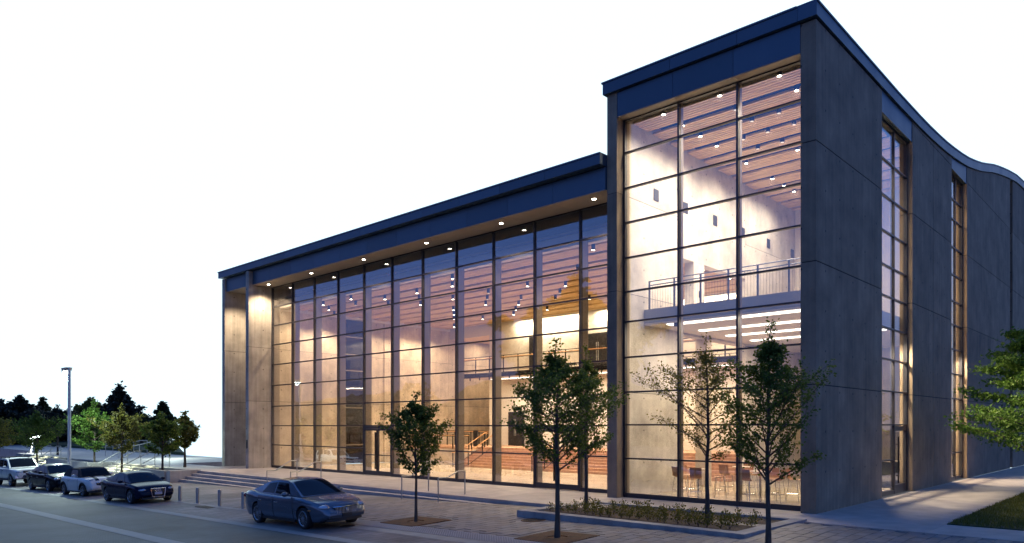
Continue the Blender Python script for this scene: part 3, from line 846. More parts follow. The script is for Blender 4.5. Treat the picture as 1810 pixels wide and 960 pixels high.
# painted block courses on the upper back wall
for k_ in range(14):
    z = 6.15 + k_ * 0.27
    for j in range(18):
        xa = -28.3 + j * 1.15 + (0.57 if k_ % 2 else 0)
        if -20.9 < xa + .5 < -17.9 and z < 8.6: continue
        B("wall_block", 'white', xa, 16.185 + random.uniform(0, .006), z, xa + 1.13, 16.199, z + .255)
for z, x0, w, h in ((6.1, -20.7, 1.9, 2.4), (1.2, -27.6, 1.3, 2.3)):
    B("door_frame", 'frame', x0 - .1, 16.10, z, x0 + w + .1, 16.182, z + h + .1)
    for s in (0, 1):
        d = B("door", 'can', x0 + s * w / 2 + .01, 16.05, z + .01, x0 + (s + 1) * w / 2 - .01, 16.098, z + h)
        hx = x0 + w / 2 + (-.07 if s == 0 else .07)
        P("handle", MB().tube((hx, 16.0, z + .7), (hx, 16.0, z + 1.9), .018).tube((hx, 16.0, z + .8), (hx, 16.06, z + .8), .012), 'steel', d)
B("wall_opening", 'can', -25.7, 16.10, 6.1, -25.0, 16.184, 8.8)
# balcony across the back of the lobby
B("balcony_floor", 'conc_in', -28.2, 12.0, 5.84, -7.56, 16.17, 6.06)
B("balcony_edge", 'steel_dark', -28.25, 11.94, 5.80, -7.56, 11.995, 6.10)
rail_run("balcony_railing", 'steel_dark', -28.2, -7.6, 12.05, 6.1, [-28.15 + i * 1.28 for i in range(17)], tops=(1.07, 0.9), low=.12, hand=.95)
rail_run("balcony_railing", 'steel_dark', -28.2, -7.6, 11.90, 5.62, [-28.15 + i * 0.9 for i in range(23)], tops=(.42, .30))
for x0, x1 in ((-26.9, -23.2), (-21.8, -16.5), (-15.2, -9.4)):
    B("linear_light", 'linear', x0, 13.5, 5.77, x1, 13.85, 5.80)
    light('AREA', "linear_lamp", ((x0 + x1) / 2, 13.7, 5.74), 600, (1, .80, .55), hall, x1 - x0, .3)
for x in (-24, -17, -11.5): light('AREA', "wall_wash_lamp", (x, 15.75, 9.95), 700, (1, .82, .58), hall, 5.5, .25, rot=(math.radians(12), 0, 0))
# raised foyer, stair and low walls
B("foyer_floor", 'red_brick', -33.9, 12.2, 0.01, -7.56, 16.18, 1.2)
nst = 8
for k_ in range(nst):
    B("stair_tread", 'red_brick', -26.4, 9.75 + k_ * .31, 0.002, -7.58, 9.75 + (k_ + 1) * .31 - .004, 0.15 * (k_ + 1) - .002)
B("low_wall", 'conc_in', -33.0, 11.0, 0.0, -26.45, 11.25, 1.05)
B("low_wall", 'conc_in', -26.65, 11.26, 0.0, -26.45, 12.19, 1.05)
B("low_wall_fill", 'red_brick', -33.0, 11.26, 0.0, -26.66, 12.19, 1.16)
rail_run("foyer_railing", 'steel_dark', -32.9, -26.5, 11.12, 1.05, [-32.8 + i * 1.56 for i in range(5)], tops=(1.0, .86), hand=.92)
rail_run("foyer_railing", 'steel_dark', -33.5, -28.2, 14.6, 1.2, [-33.4 + i * .85 for i in range(7)], tops=(1.05, .9), hand=1.0)
B("notice_stand", 'can', -28.0, 12.9, 1.2, -27.6, 13.0, 2.3)
for x in (-26.2, -25.2, -19.5, -18.9, -13.5, -12.9):
    R = P("stair_rail", MB().path([(x, 9.3, .92), (x, 9.75, .92), (x, 12.2, 2.12), (x, 12.6, 2.12)], .03), 'brass')
    P("lower_rail", MB().path([(x, 9.4, .15), (x, 9.75, .15), (x, 12.2, 1.35)], .018), 'steel_dark', R)
    for yy, z0 in ((9.35, 0.0), (9.75, .14), (11.0, .6), (12.2, 1.19)): B("post", 'steel_dark', x - .025, yy, z0, x + .025, yy + .05, z0 + .90, R)
# lobby downlights
rng2 = random.Random(3)
mod = 1.32
for r_ in range(10):
    y = 2.05 + r_ * mod + .13
    n = 9
    for i in range(n):
        x = -32.6 + i * 2.85 + (1.4 if r_ % 2 else 0)
        if rng2.random() < .45 or x > -8.2: continue
        downlight(x, y, 9.82, rng2.random() < .8, 1050 if (i + r_) % 2 == 0 else 0, 130)
# wall-wash spots along the left wall and in the foyer
for y in (2.6, 4.6, 9.2, 11.5, 14.0): light('SPOT', "wall_wash_lamp", (-32.2, y, 9.7), 620, WARM, hall, .08, spot=110, rot=(0, math.radians(18), 0))
light('AREA', "linear_lamp", (-31.6, 19.0, 9.2), 350, WARM, hall, 3.0, .4)
# soffit downlights outside
rec_me = MB().lathe([(.001, -.002), (.085, -.002), (.105, -.012), (.115, -.004), (.115, .02)], 16).mesh("soffit_light", M['steel'], 40)
lens3_me = MB().lathe([(.0005, -.014), (.080, -.014), (.080, -.004)], 14).mesh("lens", M['lamp'])
for x in (-33.1, -28.3, -23.3, -18.3, -13.4, -8.5, -35.9):
    d = obj("soffit_light", rec_me, hall, (x, 0.48, 11.256))
    if x != -35.9: obj("lens", lens3_me, d)
    light('SPOT', "soffit_lamp", (x, 0.48, 11.22), 1400 if x < -30 else 900, (1, .78, .53), hall, .06, spot=125 if x < -30 else 105, blend=.8)

# ================================================================== CAFE FURNITURE
def bar_table(x, y, label):
    t = thing("bar_table", label, "table", (x, y, 0.0), group="bar tables in the corner cafe")
    P("table_top", MB().lathe([(.001, 1.02), (.36, 1.02), (.375, 1.035), (.375, 1.05), (.001, 1.05)], 24), 'tabletop', t, 40)
    P("leg", MB().tube((0, 0, .02), (0, 0, 1.02), .045, n=12), 'chrome', t, 40)
    P("base", MB().lathe([(.001, 0), (.26, 0), (.26, .015), (.05, .03), (.001, .03)], 20), 'chrome', t, 40)
    return t
bar_table(-5.0, 2.1, "round bar table nearest the left wall of the cafe")
bar_table(-4.5, 4.6, "round bar table deeper in the cafe behind the left one")
bar_table(-2.75, 2.3, "round bar table in the middle bay beside the right-hand tree")
bar_table(-1.35, 3.4, "pale round bar table against the right pier of the cafe")
def bar_stool(x, y, rz):
    t = thing("bar_stool", "tan shell bar stool on thin chrome legs at a cafe table", "bar stool", (x, y, 0), rz, "tan bar stools in the corner cafe")
    rows = []
    for i in range(7):
        t_ = i / 6
        if t_ < .45: yy, z = -.2 + t_ / .45 * .34, .76 - .01 * math.sin(t_ * 6)
        else: yy, z = .16 + (t_ - .45) * .13, .77 + (t_ - .45) / .55 * .36
        rows.append([(xx * .205, yy + abs(xx) ** 2 * (-.02 if t_ > .5 else 0), z + abs(xx) ** 3 * .02) for xx in (-1, -.6, 0, .6, 1)])
    mb = MB().grid(rows)
    mb2 = MB().grid([[(a, b_ + .014, c - .014) for a, b_, c in r] for r in rows]); n = len(mb.v)
    mb.v += mb2.v; mb.f += [tuple(n + i for i in f_[::-1]) for f_ in mb2.f]
    P("seat_shell", mb, 'copper', t, 60)
    for sx in (-1, 1):
        for sy in (-1, 1):
            P("leg", MB().tube((sx * .15, sy * .13, .75), (sx * .21, sy * .21, 0.0), .011, n=6), 'chrome', t)
    P("foot_rail", MB().path([(-.19, -.18, .28), (.19, -.18, .28), (.19, .18, .28), (-.19, .18, .28), (-.19, -.18, .28)], .009), 'chrome', t)
    return t
st0 = None
STL = ["tan bar stool at the front left corner of the left cafe table", "tan bar stool with its back to the glass at the left cafe table", "tan bar stool behind the left side of the left cafe table", "tan bar stool at the back right of the left cafe table", "tan bar stool in front of the rear cafe table", "tan bar stool right of the rear cafe table", "tan bar stool behind the rear cafe table", "tan bar stool left of the cafe table in the middle bay", "tan bar stool with its back to the glass at the middle cafe table", "tan bar stool right of the middle cafe table", "tan bar stool behind the middle cafe table", "tan bar stool left of the cafe table by the right pier", "tan bar stool with its back to the glass by the right pier"]
for x, y, rz in ((-5.45, 1.55, 2.6), (-4.75, 1.5, 3.5), (-5.6, 2.4, 1.4), (-4.35, 2.5, -1.0), (-4.9, 4.1, 3.0), (-3.95, 4.5, -1.5), (-4.6, 5.2, 0.1), (-3.3, 2.1, 1.8), (-2.9, 1.65, 3.0), (-2.15, 2.3, -1.6), (-2.6, 2.9, 0.2), (-1.9, 3.1, 1.7), (-1.2, 2.8, 3.3)):
    if st0 is None: so = st0 = bar_stool(x, y, rz)
    else: so = copy_tree(st0, None, (x, y, 0), rz)
    so['label'] = STL.pop(0)

# ================================================================== PLANTER, SHRUBS, GRATES, METALWORK
t = thing("planter", "low concrete planter kerb holding shrubs in front of the corner tower", "planter", (0, 0, 0))
for n_, a in (("kerb", (-6.85, -5.66, .42, -5.30)), ("kerb", (-6.85, -2.05, .42, -1.80)), ("kerb", (-6.85, -5.30, -6.48, -2.05)), ("kerb", (.05, -5.30, .42, -2.05))):
    MB().box(a[0], a[1], -0.35, a[2], a[3], 0.055 if a[1] < -5.5 or n_ else 0.02).build(n_, M['conc_plain'], t)
MB().box(-6.48, -5.30, -0.3, .05, -2.05, 0.0).build("mulch_bed", M['soil'], t)
# the walk's edge along the planter's far side: slabs run in front of the tower glass
MB().box(-7.0, -3.36, -.3, -6.86, -1.8, -.012).build("planter_edge", M['slab'], t)

def shrub_mesh(seed, n=110):
    r = np.random.default_rng(seed)
    a = r.uniform(0, 2 * PI, n); el = r.uniform(.25, 1.5, n); rad = r.uniform(.05, .24, n)
    c = np.column_stack([np.cos(a) * np.cos(el) * rad, np.sin(a) * np.cos(el) * rad, np.sin(el) * rad * 1.25 + .01])
    d = c / np.linalg.norm(c, axis=1)[:, None] + r.normal(0, .45, (n, 3)); d /= np.linalg.norm(d, axis=1)[:, None]
    s = np.cross(d, r.normal(0, 1, (n, 3))); s /= np.linalg.norm(s, axis=1)[:, None]
    ln = r.uniform(.035, .075, n)[:, None]; w = ln * .3
    V = np.stack([c, c + d * ln * .5 + s * w, c + d * ln, c + d * ln * .5 - s * w], 1)
    return V.reshape(-1, 3).tolist(), [(4 * i, 4 * i + 1, 4 * i + 2, 4 * i + 3) for i in range(n)]
sh_meshes = []
for s in range(5):
    v, f = shrub_mesh(s); me = bpy.data.meshes.new("shrub_leaves"); me.from_pydata(v, [], f); me.materials.append(M['leaf_shrub']); sh_meshes.append(me)
stem_me = MB().tube((0, 0, -.01), (.01, .02, .13), .012, .004, 5).tube((0, 0, 0), (-.06, .03, .12), .008, .003, 5).tube((0, 0, 0), (.05, -.04, .11), .008, .003, 5).mesh("stem", M['bark'])
for row, (yy, n) in enumerate(((-4.72, 20), (-3.85, 17), (-2.95, 13))):
    for i in range(n):
        x = -6.25 + (i + .5 * (row % 2)) * 6.2 / n + random.uniform(-.05, .05)
        yv = yy + random.uniform(-.1, .1)
        if (x + 5.89) ** 2 + (yv + 3.45) ** 2 < .05 or (x + 1.57) ** 2 + (yv + 3.69) ** 2 < .05: continue
        t = thing("shrub", "small yellow-green shrub growing in bark mulch of the front planter", "shrub", (x, yv, 0.0), random.uniform(0, 6), "low shrubs planted in the front planter")
        s = random.uniform(.75, 1.2); t.scale = (s, s, s * random.uniform(.85, 1.15))
        obj("foliage", random.choice(sh_meshes), t); obj("stem", stem_me, t)

def tree_grate(x, y, label):
    z = g(x, y) + .006
    t = thing("tree_grate", label, "tree grate", (x, y, z))
    t.rotation_euler = (.03, -.018 if x < -1.5 else 0, 0)
    for sx in (-1, 1):
        mb = MB()
        a, b_ = (-.76, -.004) if sx < 0 else (.004, .76)
        # ring slots: bars between radial gaps, left open round the trunk
        n = 11
        for k in range(n):
            y0 = -.76 + k * 1.52 / n; y1 = y0 + 1.52 / n - .022
            if abs((y0 + y1) / 2) < .2:
                if sx < 0: mb.box(a, y0, 0, -.2, y1, .022)
                else: mb.box(.2, y0, 0, b_, y1, .022)
            else: mb.box(a, y0, 0, b_, y1, .022)
        mb.build("grate_half", M['rust'], t)
    MB().box(-.77, -.77, -.02, .77, .77, .004).build("frame", M['rust'], t)
    return t
tree_grate(-8.87, -7.93, "square rusty tree grate round the small left tree")
tree_grate(-3.38, -7.95, "square rusty tree grate round the tree at bottom centre")

def manhole(x, y, r, label):
    t = thing("manhole_cover", label, "manhole cover", (x, y, g(x, y) + .008))
    t.rotation_euler = (.03, -.018, 0)
    P("ring", MB().lathe([(r * .86, 0), (r * .86, .012), (r, .012), (r * 1.02, 0)], 32), 'rust', t, 40)
    mb = MB().lathe([(.001, .007), (r * .84, .007), (r * .845, -.01)], 32)
    for i in range(-3, 4):
        w = math.sqrt(max(0, (r * .8) ** 2 - (i * r * .22) ** 2))
        mb.box(-w, i * r * .22 - .012, .0072, w, i * r * .22 + .012, .013)
    P("lid", mb, 'iron', t)
    return t
manhole(-5.93, -5.95, .36, "round iron manhole cover in front of the planter corner")
manhole(-9.95, -9.62, .22, "small round iron cover in the pale kerb band")
t = thing("drain_grate", "dark slotted drain grate in the paving beside the bollards", "drain", (-19.4, -9.55, g(-19.4, -9.55) + .012))
MB().box(-.55, -.2, -.02, .55, .2, .0).build("frame", M['iron'], t)
for i in range(9): MB().box(-.5 + i * .112, -.16, .001, -.42 + i * .112, .16, .008).build("bar", M['iron'], t)

# bollards
b0 = None
for x in (-23.0, -21.3, -19.35, -17.45):
    y = -9.05; z = g(x, y)
    if b0 is None:
        b0 = thing("bollard", "", "bollard", (x, y, z), 0, "steel bollards along the kerb")
        P("post", MB().tube((0, 0, -.05), (0, 0, .60), .065, n=18), 'steel', b0, 40)
        P("cap", MB().lathe([(.066, .60), (.068, .605), (.06, .625), (.03, .635), (.0005, .637)], 18), 'steel', b0, 40)
        P("base_ring", MB().lathe([(.066, .012), (.1, .012), (.105, 0)], 18), 'steel', b0, 40)
        bb = b0
    else: bb = copy_tree(b0, None, (x, y, z))
    bb["label"] = {-23.0: "short steel bollard right beside the front of the dark blue saloon", -21.3: "short steel bollard second from the dark blue saloon", -19.35: "short steel bollard beside the drain grate", -17.45: "short steel bollard just behind the rear of the silver-blue saloon"}[x]

# handrails on the entrance steps
def handrail(x, zl, label, group, y_low=-4.45, y_up=-2.85, led=False, zu=0.0):
    t = thing("handrail", label, "handrail", (x, 0, 0), 0, group)
    P("rail", MB().path([(0, y_low, zl + .90), (0, y_low + .45, zl + .90), (0, y_up - .35, zu + .90), (0, y_up, zu + .90)], .024, 8), 'steel', t, 50)
    P("post", MB().tube((0, y_low, zl - .02), (0, y_low, zl + .90), .024, n=8), 'steel', t, 50)
    P("post", MB().tube((0, y_up, zu), (0, y_up, zu + .90), .024, n=8), 'steel', t, 50)
    ym = (y_low + y_up) / 2
    if led:
        if led < 20: P("lamp_strip", MB().tube((.0, y_low + .5, zl + .868), (0, y_up - .4, zu + .868), .007, n=6), 'led', t)
        for q_ in (.3, .7): light('SPOT', "handrail_lamp", (0, y_low + .45 + (y_up - y_low - .8) * q_, zl + (zu - zl) * q_ + .84), led * 2.2, (.86, 1.0, .62), t, .02, spot=140, blend=.8)
    return t
handrail(-24.2, g(-24.2, -4.5), "steel handrail furthest left on the entrance steps", "handrails on the entrance steps", led=14)
handrail(-22.05, g(-22, -4.5), "steel handrail above the silver-blue saloon's roof", "handrails on the entrance steps", led=14)
handrail(-14.25, g(-14, -4.2), "steel handrail behind the small left tree", "handrails on the entrance steps", y_low=-4.2)
handrail(-12.12, g(-12, -4.2), "steel handrail furthest right on the entrance steps", "handrails on the entrance steps", y_low=-4.2)
for k, x in enumerate((-39.2, -41.5, -43.9, -46.3, -58.8, -61.4, -64.2, -67.0)):
    near = k < 4
    handrail(x, g(x, -5.2), "lit steel handrail on the %s stair flight, %s" % ("lamp-lit" if near else "far left", ("beside its right planter", "second from its right planter", "second from its left planter", "beside its left planter")[k % 4]), "lit handrails on the left stairs", y_low=-5.3, y_up=-3.0, led=60)
# the far terrace's own rails and light blades
for k, (x, y) in enumerate(((-64, 1.5), (-60, 1.2), (-56, 0.9))):
    t = thing("handrail", ("lit steel rail on the upper terrace, furthest left", "lit steel rail on the upper terrace, middle of three", "lit steel rail on the upper terrace, furthest right")[k], "handrail", (x, y, 0), 0, "rails on the upper terrace")
    P("rail", MB().path([(0, -1.2, .9), (0, 0, .95), (0, 1.6, 1.3), (0, 2.2, 1.3)], .03), 'steel', t)
    for yy, h in ((-1.2, .9), (0.4, 1.05), (2.2, 1.3)): P("post", MB().tube((0, yy, 0), (0, yy, h), .03, n=6), 'steel', t)
t = thing("light_sculpture", "glowing bent light blade standing on the far left terrace", "lamp", (-72.5, -2.2, 0.0))
P("light_bar", MB().path([(-1.0, -.25, 1.35), (-.2, 0, 1.5), (.5, .2, 1.62), (.75, .3, 1.6)], .07, 8), 'street_lens', t, 50)
P("stem", MB().path([(-.6, -.15, .1), (-.2, 0, 1.45)], .05, 8), 'street_lens', t, 50)
light('POINT', "sculpture_lamp", (0, 0, 1.4), 260, (.9, 1, .95), t, .4)
for k, x in enumerate((-52.5, -51.0)):
    t = thing("path_light", ("small slanted path light on the terrace, left of the pair", "small slanted path light on the terrace, right of the pair")[k], "lamp", (x, 1.8, 0.0), 0, "slanted path lights")
    P("stem", MB().tube((0, 0, 0), (0, 0, 1.7), .03, n=8), 'steel', t)
    P("head", MB().tube((-.25, -.1, 1.6), (.25, .1, 2.0), .05, n=8), 'path_lens', t)
light('AREA', "terrace_lamp", (-51.5, 1.6, 2.2), 240, COOL, t, .5).location = (0, 0, 2.3)

# street lamp
t = thing("street_lamp", "tall grey street lamp with a glowing box head over the parked cars", "street lamp", (-44.6, -7.1, g(-44.6, -7.1)))
P("pole", MB().tube((0, 0, 0), (0, 0, 7.25), .105, .085, 14), 'pole', t, 40)
P("base_plate", MB().lathe([(.001, 0), (.2, 0), (.2, .03), (.12, .05), (.11, .3)], 16), 'steel', t, 40)
hd = P("lamp_head", MB().hexa([(-.98, -.16, 6.97), (-.10, -.16, 7.05), (-.10, .16, 7.05), (-.98, .16, 6.97)], [(-1.02, -.19, 7.25), (-.06, -.19, 7.25), (-.06, .19, 7.25), (-1.02, .19, 7.25)]), 'steel', t)
mb = MB().ball((-.55, 0, 7.025), (.44, .18, .22), 16, 8)
P("lens", mb, 'street_lens', hd, 60)
P("bracket", MB().box(-.12, -.05, 7.11, .1, .05, 7.21), 'steel', t)
P("sensor", MB().box(-.2, -.03, 4.4, -.08, .03, 4.46), 'can', t)
light('SPOT', "street_lamp_light", (-.55, 0, 6.86), 6500, COOL, t, .25, spot=168, blend=.5)

# ================================================================== TREES
def tree_data(seed, h, hb, rad, shape='oval', nb=26, leaf=.065, per=26, up=.75, lean=(0, 0), gap=0.0, tr=.045, skew=(0, 0), sub=5, flat=False):
    """tapered trunk with limbs and twigs; leaves are small quads scattered along the twigs"""
    rng = random.Random(seed); r = np.random.default_rng(seed)
    mb = MB()
    # trunk with slight bends
    n = 9; pts = []
    wob = [rng.uniform(-.012, .012) * h for _ in range(2 * (n + 1))]
    for i in range(n + 1):
        t = i / n
        pts.append(Vector((lean[0] * t * h + wob[2 * i] * t, lean[1] * t * h + wob[2 * i + 1] * t, t * h * .97)))
    for i in range(n):
        r0 = tr * (1 - i / n) ** .8 + .006; r1 = tr * (1 - (i + 1) / n) ** .8 + .006
        if i == 0: r0 *= 1.25
        mb.tube(pts[i], pts[i + 1], r0, r1, 8, caps=False)
    def trunk_at(z):
        t = max(0, min(.999, z / (h * .97))) * n; i = int(t); return pts[i].lerp(pts[i + 1], t - i)
    anchors = []
    for k in range(nb):
        t = (k + .5) / nb
        z = hb + (h * .93 - hb) * t ** 1.05
        if shape == 'oval': R = rad * (max(.45, (t / .28)) ** .6 if t < .28 else max(.10, (1 - (t - .28) / .72) ** .9))
        elif shape == 'cone': R = rad * max(.1, (1 - t) ** .85 * (.75 + .25 * min(1, t * 6)))
        else: R = rad * max(.2, (1 - t * .75))
        R *= rng.uniform(.72, 1.12)
        ang = k * 2.39996 + rng.uniform(-.4, .4)
        R *= 1 + skew[0] * math.cos(ang) + skew[1] * math.sin(ang)
        b = trunk_at(z * .93 if not flat else z)
        upw = up * rng.uniform(.7, 1.25) * (1 if not flat else .3)
        end = b + Vector((math.cos(ang) * R, math.sin(ang) * R, R * upw))
        if end.z > h: end.z = h * rng.uniform(.93, 1.0)
        mid = b.lerp(end, .5) + Vector((rng.uniform(-1, 1), rng.uniform(-1, 1), rng.uniform(-.4, .2))) * R * .10
        rb = max(.006, tr * .42 * (1 - t * .6))
        mb.tube(b, mid, rb, rb * .6, 5, caps=False); mb.tube(mid, end, rb * .6, .003, 5, caps=False)
        for s in range(sub + 1):
            u = .25 + .75 * (s + rng.random() * .7) / sub
            p = b.lerp(mid, u * 2) if u < .5 else mid.lerp(end, min(1, u * 2 - 1))
            a2 = ang + rng.choice((-1, 1)) * rng.uniform(.5, 1.2)
            L = R * rng.uniform(.22, .45)
            q = p + Vector((math.cos(a2) * L, math.sin(a2) * L, L * upw * rng.uniform(.5, 1.2)))
            mb.tube(p, q, rb * .35, .002, 4, caps=False)
            if rng.random() > gap: anchors.append((p, q))
        anchors.append((mid, end))
    # top leader
    for za, zb_ in ((.80, .90), (.88, .97), (.93, 1.0)): anchors.append((trunk_at(h * za), trunk_at(h * zb_)))
    A = np.array([[*p] for p, q in anchors]); Bq = np.array([[*q] for p, q in anchors])
    m = len(A); tot = m * per
    idx = np.repeat(np.arange(m), per)
    u = r.uniform(.15, 1.08, tot)[:, None]
    C = A[idx] + (Bq[idx] - A[idx]) * u + r.normal(0, 1, (tot, 3)) * np.array([rad * .05, rad * .05, rad * (.04 if not flat else .025)])
    d = r.normal(0, 1, (tot, 3)); d[:, 2] = d[:, 2] * .6 - .25; d /= np.linalg.norm(d, axis=1)[:, None]
    s = np.cross(d, r.normal(0, 1, (tot, 3))); s /= np.linalg.norm(s, axis=1)[:, None]
    ln = (leaf * r.uniform(.6, 1.3, tot))[:, None]; w = ln * .36
    V = np.stack([C, C + d * ln * .45 + s * w, C + d * ln, C + d * ln * .45 - s * w], 1).reshape(-1, 3)
    return mb, V.tolist(), tot
def tree(name, label, x, y, z, seed, h, hb, rad, lm='leaf', group=None, rz=0, **k):
    mb, V, tot = tree_data(seed, h, hb, rad, **k)
    t = thing(name, label, "tree", (x, y, z), rz, group)
    P("trunk", mb, 'bark', t, 60)
    me = bpy.data.meshes.new("crown"); me.from_pydata(V, [], [(4 * i, 4 * i + 1, 4 * i + 2, 4 * i + 3) for i in range(tot)]); me.materials.append(M[lm])
    obj("crown", me, t)
    return t
G1 = "young street trees in front of the hall"
tree("street_tree", "small dense round young tree in a rusty grate left of centre", -8.87, -7.93, g(-8.87, -7.93), 21, 4.0, 1.35, .98, 'leaf', G1, per=38, nb=34, leaf=.075, tr=.042, up=1.0)
tree("street_tree", "wide dark green young tree in a rusty grate at bottom centre", -3.38, -7.95, g(-3.4, -7.95), 34, 5.1, 1.75, 1.5, 'leaf', G1, per=36, nb=34, leaf=.075, tr=.062, up=.62, sub=7)
tree("street_tree", "slim young tree in the planter, behind the wide dark green tree", -5.89, -3.45, 0.0, 47, 5.3, 1.6, 1.15, 'leaf', G1, per=32, nb=28, leaf=.07, tr=.055)
tree("street_tree", "sparse olive young tree in the planter before the cafe glass, reaching left", -1.57, -3.69, 0.0, 58, 5.25, 1.75, 1.65, 'leaf_olive', G1, per=26, nb=30, leaf=.06, tr=.06, up=.6, skew=(-.35, -.25), sub=6, gap=.1)
tree("street_tree", "tall leafy young tree nearest the camera before the corner pier", 1.29, -6.3, g(1.3, -6.3), 63, 5.15, 1.45, 1.28, 'leaf', G1, per=34, nb=38, leaf=.07, tr=.058, up=.85, sub=6)
tree("side_tree", "broad layered bright green tree on the lawn at the right edge", 4.3, 11.8, 0.02, 74, 6.6, 1.3, 3.4, 'leaf_lit', None, per=90, nb=40, leaf=.12, tr=.11, flat=True, shape='layer', sub=6)
G2 = "street trees by the parked cars"
for k, (x, y, h, rad, lm, lab, hb) in enumerate((
        (-37.2, -4.2, 4.1, 1.45, 'leaf', "dark green young tree in the planter beside the cheek wall", 1.5),
        (-38.3, -2.4, 3.6, .95, 'leaf_olive', "olive young tree at the edge of the white gap, right end of the row", 1.2),
        (-43.0, -4.5, 4.8, 1.6, 'leaf_olive', "brownish young tree in front of the lamp-lit stair flight", 1.6),
        (-49.2, -4.2, 5.4, 1.75, 'leaf_lit', "bright green tree lit by the street lamp head", 1.6),
        (-59.5, -5.2, 5.0, 2.1, 'leaf', "wide layered green tree behind the white four-wheel drive", 1.5),
        (-69, -6.0, 5.0, 2.2, 'leaf_olive', "olive tree cut by the left edge of the picture", 1.6),
        (-66, -2.0, 4.6, 1.7, 'leaf_dark', "dark tree between the olive tree and the wide layered tree", 1.6))):
    tree("street_tree", lab, x, y, g(x, y) if y < -3.4 else 0.0, 100 + k, h, hb, rad, lm, G2, per=26, nb=26, leaf=.16, tr=.08, up=.7)
# tall dark trees beyond the terrace
G3 = "tall dark trees beyond the terrace"
def far(px, d):
    k = (px - 905) / 1287
    return 8.12 + (k * .7315 - .6817) * d, -21.94 + (k * .6817 + .7315) * d
for k, (px, d, h, rad, shp, lab) in enumerate((
        (212, 92, 7.6, 3.4, 'cone', "tall pointed dark evergreen behind the brownish young tree"),
        (288, 84, 5.1, 1.9, 'cone', "narrow pointed dark evergreen behind the dark green young tree"),
        (160, 96, 6.0, 3.4, 'oval', "rounded pale-topped tree behind the bright lamp-lit tree"),
        (36, 100, 6.6, 3.4, 'oval', "big dark tree mass above the white four-wheel drive"),
        (76, 104, 6.4, 2.0, 'oval', "dark tree with a square shoulder left of the street lamp"),
        (-8, 98, 6.2, 3.8, 'oval', "dark tree at the far left edge behind the row"),
        (250, 90, 3.6, 3.0, 'oval', "low dark tree filling the dip between the two evergreens"),
        (108, 104, 4.0, 3.6, 'oval', "low dark tree directly behind the street lamp pole"))):
    x, y = far(px, d)
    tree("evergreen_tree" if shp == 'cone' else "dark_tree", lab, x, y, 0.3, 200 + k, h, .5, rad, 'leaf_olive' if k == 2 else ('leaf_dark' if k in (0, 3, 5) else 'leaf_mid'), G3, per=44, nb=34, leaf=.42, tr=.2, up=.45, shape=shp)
# low hedge line closing the far left
r = np.random.default_rng(9); n = 16000
pxs = r.uniform(-60, 268, n); ds = r.uniform(100, 112, n); hh = r.uniform(0, 1, n) ** .8 * (2.2 + .8 * np.sin(pxs / 17) + .5 * np.sin(pxs / 5.3))
K = (pxs - 905) / 1287
C = np.column_stack([8.12 + (K * .7315 - .6817) * ds, -21.94 + (K * .6817 + .7315) * ds, hh + .2])
d = r.normal(0, 1, (n, 3)); d /= np.linalg.norm(d, axis=1)[:, None]; s = np.cross(d, r.normal(0, 1, (n, 3))); s /= np.linalg.norm(s, axis=1)[:, None]
V = np.stack([C, C + d * .2 + s * .18, C + d * .45, C + d * .2 - s * .18], 1).reshape(-1, 3)
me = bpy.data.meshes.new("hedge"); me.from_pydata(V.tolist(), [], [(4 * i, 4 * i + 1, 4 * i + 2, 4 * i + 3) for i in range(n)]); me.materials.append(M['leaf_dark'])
obj("hedge", me, kind='stuff')
n = 26000  # out-of-view trees, added to keep the white sky off the car sides
ang = r.uniform(PI * .985, PI * 1.45, n); rd = r.uniform(118, 132, n); hh = r.uniform(0, 1, n) * (9 + 3 * np.sin(ang * 23) + 2 * np.sin(ang * 61))
C = np.column_stack([8 + np.cos(ang) * rd, -8 + np.sin(ang) * rd, hh - 3])
d = r.normal(0, 1, (n, 3)); d /= np.linalg.norm(d, axis=1)[:, None]; s = np.cross(d, r.normal(0, 1, (n, 3))); s /= np.linalg.norm(s, axis=1)[:, None]
V = np.stack([C, C + d * .5 + s * .45, C + d * 1.1, C + d * .5 - s * .45], 1).reshape(-1, 3)
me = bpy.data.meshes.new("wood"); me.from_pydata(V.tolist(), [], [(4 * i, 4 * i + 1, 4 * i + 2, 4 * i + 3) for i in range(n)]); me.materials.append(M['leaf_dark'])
obj("screening_woods", me, kind='stuff')

# what stands across the street (seen in the glass): far wooded hills and one tall tree
mb = MB()
rows = []
rg = random.Random(4)
hz = [9 + 5 * math.sin(i * .45) + 3 * math.sin(i * 1.13 + 1) + rg.uniform(-1, 1) for i in range(48)]
rows.append([(-380 + i * 12, -165 - 10 * math.sin(i * .3), -12) for i in range(48)])
rows.append([(-380 + i * 12, -172 - 10 * math.sin(i * .3), hz[i] + 2) for i in range(48)])
rows.append([(-380 + i * 12, -230, hz[i] + 6) for i in range(48)])
MB().grid(rows).build("hills", M['ground'], kind='structure')
tree("tall_tree", "tall dark tree across the street, mirrored in the lobby glass", -31, -26, -.5, 300, 16.5, 2.5, 6.5, 'leaf_dark', None, per=90, nb=50, leaf=.6, tr=.28, up=.6)

